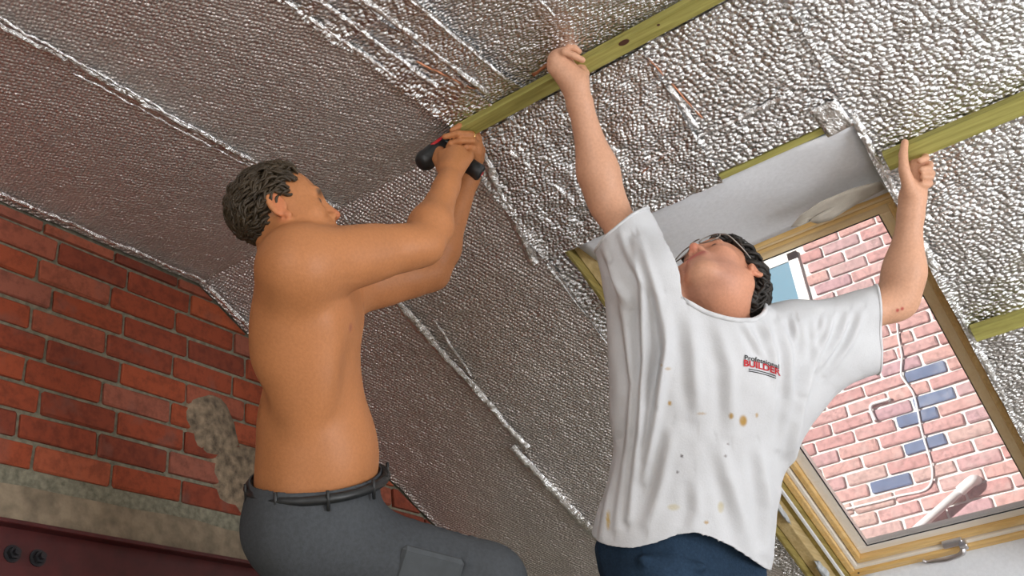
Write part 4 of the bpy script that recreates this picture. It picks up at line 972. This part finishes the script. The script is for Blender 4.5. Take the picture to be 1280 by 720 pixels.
# drapery: tapered ridges and valleys running down from the raised shoulders
vpx = (vs-CAM); zz = vpx@CF; ux = 640+F_PX*(vpx@CR)/zz; uy = 360-F_PX*(vpx@CU)/zz; front = np.clip(-(nn@CF)*3, 0, 1)
disp = np.zeros(len(vs))
def fold(path, w, amp, sharp=1.0):
    path = np.array(path, float); best = np.full(len(vs), 1e9); tt = np.zeros(len(vs)); sg = np.zeros(len(vs)); seg = np.linalg.norm(np.diff(path, axis=0), axis=1); tot = seg.sum(); acc = 0
    for i in range(len(path)-1):
        d = path[i+1]-path[i]; L = seg[i]; t = np.clip(((ux-path[i, 0])*d[0]+(uy-path[i, 1])*d[1])/L**2, 0, 1); qx = ux-path[i, 0]-t*d[0]; qy = uy-path[i, 1]-t*d[1]; r_ = np.hypot(qx, qy)
        m_ = r_ < best; best[m_] = r_[m_]; tt[m_] = (acc+t[m_]*L)/tot; sg[m_] = np.sign(d[0]*qy-d[1]*qx)[m_]; acc += L
    tap = np.sin(np.pi*np.clip(tt*.92+.04, 0, 1))**.7
    x = best*sg/w
    disp[:] += 1.3*amp*tap*front*(np.exp(-x*x)-.75*np.exp(-((x-1.7)/1.1)**2)*sharp)
for a_ in (([(768, 335), (782, 400), (792, 480), (786, 560), (770, 660)], 6, .010), ([(792, 300), (803, 370), (806, 450), (800, 540), (786, 650)], 5, .012), ([(800, 300), (822, 370), (832, 440), (820, 520), (806, 600)], 6, .012), ([(832, 375), (836, 430), (824, 500)], 6, .008),
        ([(862, 395), (868, 450), (872, 520)], 9, .007), ([(895, 400), (912, 460), (915, 540)], 9, .007), ([(930, 405), (948, 435), (962, 452)], 4, .006), ([(955, 405), (968, 440), (975, 480)], 6, .008), ([(975, 405), (985, 440), (990, 500), (978, 560)], 6, .010), ([(1000, 405), (1008, 430), (1006, 470), (996, 530), (985, 600)], 6, .011),
        ([(1020, 408), (1018, 440), (1004, 490)], 5, .009), ([(1040, 400), (1032, 425), (1014, 462)], 5, .009), ([(1060, 395), (1048, 425), (1022, 462)], 5, .009), ([(1078, 392), (1064, 425), (1034, 468)], 5, .008), ([(948, 402), (956, 412), (962, 425)], 3.5, .006), ([(990, 398), (994, 412), (996, 428)], 3.5, .006), ([(1030, 395), (1028, 408), (1024, 420)], 3.5, .006),
        ([(840, 540), (828, 600), (812, 655)], 8, .007), ([(900, 560), (918, 620), (940, 690)], 9, .007), ([(950, 560), (958, 620), (960, 690)], 7, .008), ([(870, 600), (872, 640), (862, 665)], 8, .005), ([(775, 560), (762, 620), (750, 680)], 6, .008), ([(755, 310), (768, 345), (786, 380)], 5, .007), ([(775, 290), (790, 330), (812, 365)], 5, .007)): fold(*a_)
vs = vs+nn*disp[:, None]; vs = relax(vs, fs, 1, .25); nn = normals(vs, fs)
col = np.tile(np.array((.60, .61, .63)), (len(vs), 1))
dirt = n3(vs, 12, 5)[:, None]; col = col*(1-.10*np.clip(dirt-.5, 0, 1)*2)
vpx = (vs-CAM); zz = vpx@CF; ux = 640+F_PX*(vpx@CR)/zz; uy = 360-F_PX*(vpx@CU)/zz; front = (nn@CF) < 0
def stain(px, py, rx_, ry_, c, a):
    j = .6+.8*n3(vs, 120, px % 7); w_ = np.clip(1.4-((ux-px)/rx_)**2-((uy-py)/ry_)**2, 0, 1)*np.clip(j*1.4-.4, 0, 1)*front*a; col[:] = col*(1-w_[:, None])+np.array(c)[None]*w_[:, None]
OC = (.42, .25, .06)
for s_ in ((914, 520, 3, 4, OC, .9), (929, 526, 5, 7, OC, .95), (946, 519, 2, 3, OC, .7), (837, 504, 2.5, 3, OC, .9), (826, 456, 2, 2, OC, .6), (835, 461, 4, 2, OC, .5), (842, 634, 8, 4, (.5, .42, .2), .5), (901, 634, 4, 7, (.5, .42, .2), .6), (883, 653, 3, 2, OC, .8), (760, 650, 2.5, 12, (.5, .34, .1), .9), (852, 570, 2, 2, (.05, .03, .03), .9), (847, 590, 1.6, 1.6, (.05, .03, .03), .8), (907, 570, 1.5, 1.5, (.1, .06, .05), .7), (877, 517, 6, 1.5, OC, .5), (910, 555, 1.5, 1.5, (.1, .06, .05), .6)): stain(*s_)
ts = link('t_shirt', fast_mesh('t_shirt', vs, fs, col), M['cotton'], m2, True); md = ts.modifiers.new('t', 'SOLIDIFY'); md.thickness = .004; md.offset = -1
ts['label'] = 'white cotton T-shirt with stains and a small chest logo'
# ribbed collar along the neck opening
from mathutils.bvhtree import BVHTree
bvh = BVHTree.FromPolygons([tuple(v) for v in vs], [tuple(int(i) for i in f) for f in fs])
def ray_hit(px, py):
    d = unit(P(px, py, 1)-CAM); h_ = bvh.ray_cast(Vector(CAM), Vector(d)); return h_
edges_c = {}
for f in fs:
    for i in range(4):
        e = (min(f[i], f[(i+1) % 4]), max(f[i], f[(i+1) % 4])); edges_c[e] = edges_c.get(e, 0)+1
bd = [e for e, c_ in edges_c.items() if c_ == 1]
def rim_tube(cond, r_, name):
    ids = set(i for e in bd for i in e if cond(vs[i])); 
    if len(ids) < 10: return
    pts = vs[list(ids)]; c0 = pts.mean(0); u_, s_, vt = np.linalg.svd(pts-c0); ang = np.arctan2((pts-c0)@vt[1], (pts-c0)@vt[0]); pts = pts[np.argsort(ang)]
    m_ = len(pts); sm = np.array([np.mean([pts[(i+j) % m_] for j in range(-3, 4)], 0) for i in range(0, m_, 2)]); sm = np.concatenate([sm, sm[:1]])
    bm = bmesh.new(); tube_mesh(bm, sm, r_, 6, False); o = bm_obj(name, bm, simple(name+'_cotton', (.60, .61, .63), .95), ts, smooth=True)
rim_tube(lambda p: np.linalg.norm(p-ncen) < .15 and np.dot(p-ncen, ncd) > -.05 and np.dot(p-pel, U2) > .4, .006, 'collar')
rim_tube(lambda p: np.linalg.norm(p-hemR) < .14, .004, 'sleeve_hem'); rim_tube(lambda p: np.linalg.norm(p-eL) < .16 and np.dot(p-lsh, dL) > .1, .004, 'sleeve_hem')
# printed chest lettering, laid on the cloth
def lettering(txt, px0, py0, px1, py1, hgt, mat, name, arc=0, sx=1.0):
    cu = bpy.data.curves.new(name, 'FONT'); cu.body = txt; cu.size = 1.0; cu.offset = .03 if mat is M['ink_red'] else .012; tmp = bpy.data.objects.new(name, cu); COL.objects.link(tmp)
    dg = bpy.context.evaluated_depsgraph_get(); me = bpy.data.meshes.new_from_object(tmp.evaluated_get(dg)); bpy.data.objects.remove(tmp)
    co = np.array([v.co for v in me.vertices]); x0, x1 = co[:, 0].min(), co[:, 0].max(); y0, y1 = 0, co[:, 1].max()
    for v in me.vertices:
        s = (v.co.x-x0)/(x1-x0); t = (v.co.y-y0)/(y1-y0); px = px0+(px1-px0)*s; py = py0+(py1-py0)*s-arc*4*s*(1-s)-hgt*t
        h_ = ray_hit(px, py)
        p = h_[0] if h_[0] is not None else Vector(P(px, py, 2.3)); v.co = p-Vector(unit(P(px, py, 1)-CAM))*.0022
    me.update(); me.materials.append(mat); o = link(name, me, None, ts); return o
lettering('Professional', 931, 449.5, 974, 461.5, 6.0, M['ink_black'], 'logo_word', 1.5); lettering('BUILDER', 930, 457.5, 976, 470, 8, M['ink_red'], 'logo_word', 2.0)
for j in range(2):
    pts = []
    for s in np.linspace(0, 1, 14):
        px, py = 936+(970-936)*s, 460+2.6*j+(468-459)*s-2*4*s*(1-s)*.5+1.2; h_ = ray_hit(px, py)
        if h_[0] is not None: pts.append(np.array(h_[0])-unit(P(px, py, 1)-CAM)*.0015)
    if len(pts) > 3: tube_obj('logo_line', pts, .0010, M['ink_black'], ts, 5)
# jeans
hipR, hipL = pel-L2*.09, pel+L2*.09
hump = P(835, 735, 2.22)
kneR = hipR+F2*.30+V(-.02, -.02, -.27); ankR2 = V(kneR[0]+.02, kneR[1]+.10, PLZ+.10); kneL = hipL+V(.02, .02, -.40); ankL2 = V(kneL[0]+.02, kneL[1]+.06, PLZ+.10)
tp = np.array([hipR, hipL, kneR, ankR2, kneL, ankL2, pel+U2*.2]); fd = Field(tp.min(0)-.2, tp.max(0)+.2, .0065)
fd.ell(B2(.0, 0, .03), A2, (.128, .185, .13), .05); fd.ell(B2(.004, 0, .13), A2, (.122, .165, .12), .05)
for hp, kn, an in ((hipR, kneR, ankR2), (hipL, kneL, ankL2)): fd.cone(hp, kn, .105, .080, .07); fd.cone(kn, an, .080, .075, .04)
for i in range(6):
    t = .12+.13*i; c0 = hipR+(kneR-hipR)*t; fd.cone(c0+F2*.02+U2*.09-L2*.07, c0+U2*.095+L2*.06+F2*.05, .010, .007, .02)
for i in range(4): fd.cone(B2(.11, -.03+.02*i, -.02-.02*i), B2(.09, .15, .03-.035*i), .010, .006, .02)
vs, fs = fd.surface(); wz = B2(0, 0, .19)
vs, fs = cut(vs, fs, [(lambda v: (v-wz)@U2, U2), (lambda v: (PLZ+.10)-v[:, 2], V(0, 0, -1))]); vs = relax(vs, fs, 1, .4); nn = normals(vs, fs); vs = vs+nn*(.010*(n3(vs, 16)-.5)*2+.006*(n3(vs, 38, 4)-.5)*2)[:, None]
col = np.tile(np.array((.026, .050, .088)), (len(vs), 1)); wv = n3(vs, 15, 2)[:, None]; col = col*(.6+.9*wv)+np.array((.05, .06, .07))[None]*np.clip(wv-.55, 0, 1)*1.5
jn = link('jeans', fast_mesh('jeans', vs, fs, col), M['denim'], m2, True); md = jn.modifiers.new('t', 'SOLIDIFY'); md.thickness = .004; md.offset = -1; jn['label'] = 'dark blue denim jeans'
boot('boot', m2, (ankL2[0]+.0, ankL2[1]+.03, PLZ), (F2[0], F2[1]), 1); boot('boot', m2, (ankR2[0], ankR2[1]+.03, PLZ), (F2[0], F2[1]), -1)
# glasses
gl = bm_obj('glasses', (lambda b: (tube_mesh(b, [hq(.112, -.012+.024*i/6, .010+.004*math.sin(math.pi*i/6)) for i in range(7)], .0016, 6), b)[1])(bmesh.new()), M['metal_frame'], m2, smooth=True)
gl['label'] = 'thin metal-rimmed glasses'
for s in (-1, 1):
    rim = [hq(.110-.006*abs(math.cos(a))*0-.010*(.5+.5*math.cos(a)), s*(.036+.025*math.cos(a)), -.004+.019*math.sin(a)) for a in np.linspace(0, 2*math.pi, 25)]
    bm = bmesh.new(); tube_mesh(bm, rim, .0015, 6, False); ro = bm_obj('rim', bm, M['metal_frame'], gl, smooth=True)
    bm = bmesh.new(); vv = [bm.verts.new(tuple(p)) for p in rim[:-1]]; bm.faces.new(vv); bm_obj('lens', bm, M['lens'], gl)
    tube_obj('temple', smooth_path([hq(.099, s*.062, .002), hq(.085, s*.074, .006), hq(.04, s*.083, .010), hq(-.004, s*.085, .014), hq(-.022, s*.084, .004)], 4), .0016, M['metal_frame'], gl, 6)

# ------------------------------------------------------------------ working platform under the men (below the frame)
pf = empty('trestle_platform', (-1.2, 1.75, 0)); tag(pf, 'scaffold boards on metal trestles that both men stand on', 'platform')
for i in range(7):
    y0 = 1.18+i*.232; box_obj('plank', (-2.2, y0, PLZ-.038), (-.2, y0+.225, PLZ), M['board'], pf, .004)
for x in (-2.0, -.45):
    for y in (1.25, 2.7):
        for s in (-1, 1): tube_obj('leg', [(x+s*.05, y, PLZ-.06), (x+s*.22, y+(.05 if y > 2 else -.05), .012)], .018, M['galv'], pf, 8)
    tube_obj('cross_bar', [(x, 1.15, PLZ-.062), (x, 2.82, PLZ-.062)], .022, M['galv'], pf, 8); tube_obj('brace', [(x-.15, 1.22, .35), (x-.15, 2.73, .35)], .012, M['galv'], pf, 8)
st = empty('step_box', (BOXC[0], BOXC[1], PLZ)); tag(st, 'plywood step box under the raised boot of the bare-chested man', 'box')
for nm, lo, hi in (('lid', (-.20, -.19, BOXZ-PLZ-.02), (.20, .19, BOXZ-PLZ)), ('side_panel', (-.19, -.18, .0), (-.17, .18, BOXZ-PLZ-.02)), ('side_panel', (.17, -.18, .0), (.19, .18, BOXZ-PLZ-.02)), ('back_panel', (-.17, .16, .0), (.17, .18, BOXZ-PLZ-.02)), ('front_panel', (-.17, -.18, .0), (.17, -.16, BOXZ-PLZ-.02))):
    lo = np.array(lo)+np.array([BOXC[0]+.06, BOXC[1], PLZ]); hi = np.array(hi)+np.array([BOXC[0]+.06, BOXC[1], PLZ]); box_obj(nm, tuple(lo), tuple(hi), M['ply'], st)
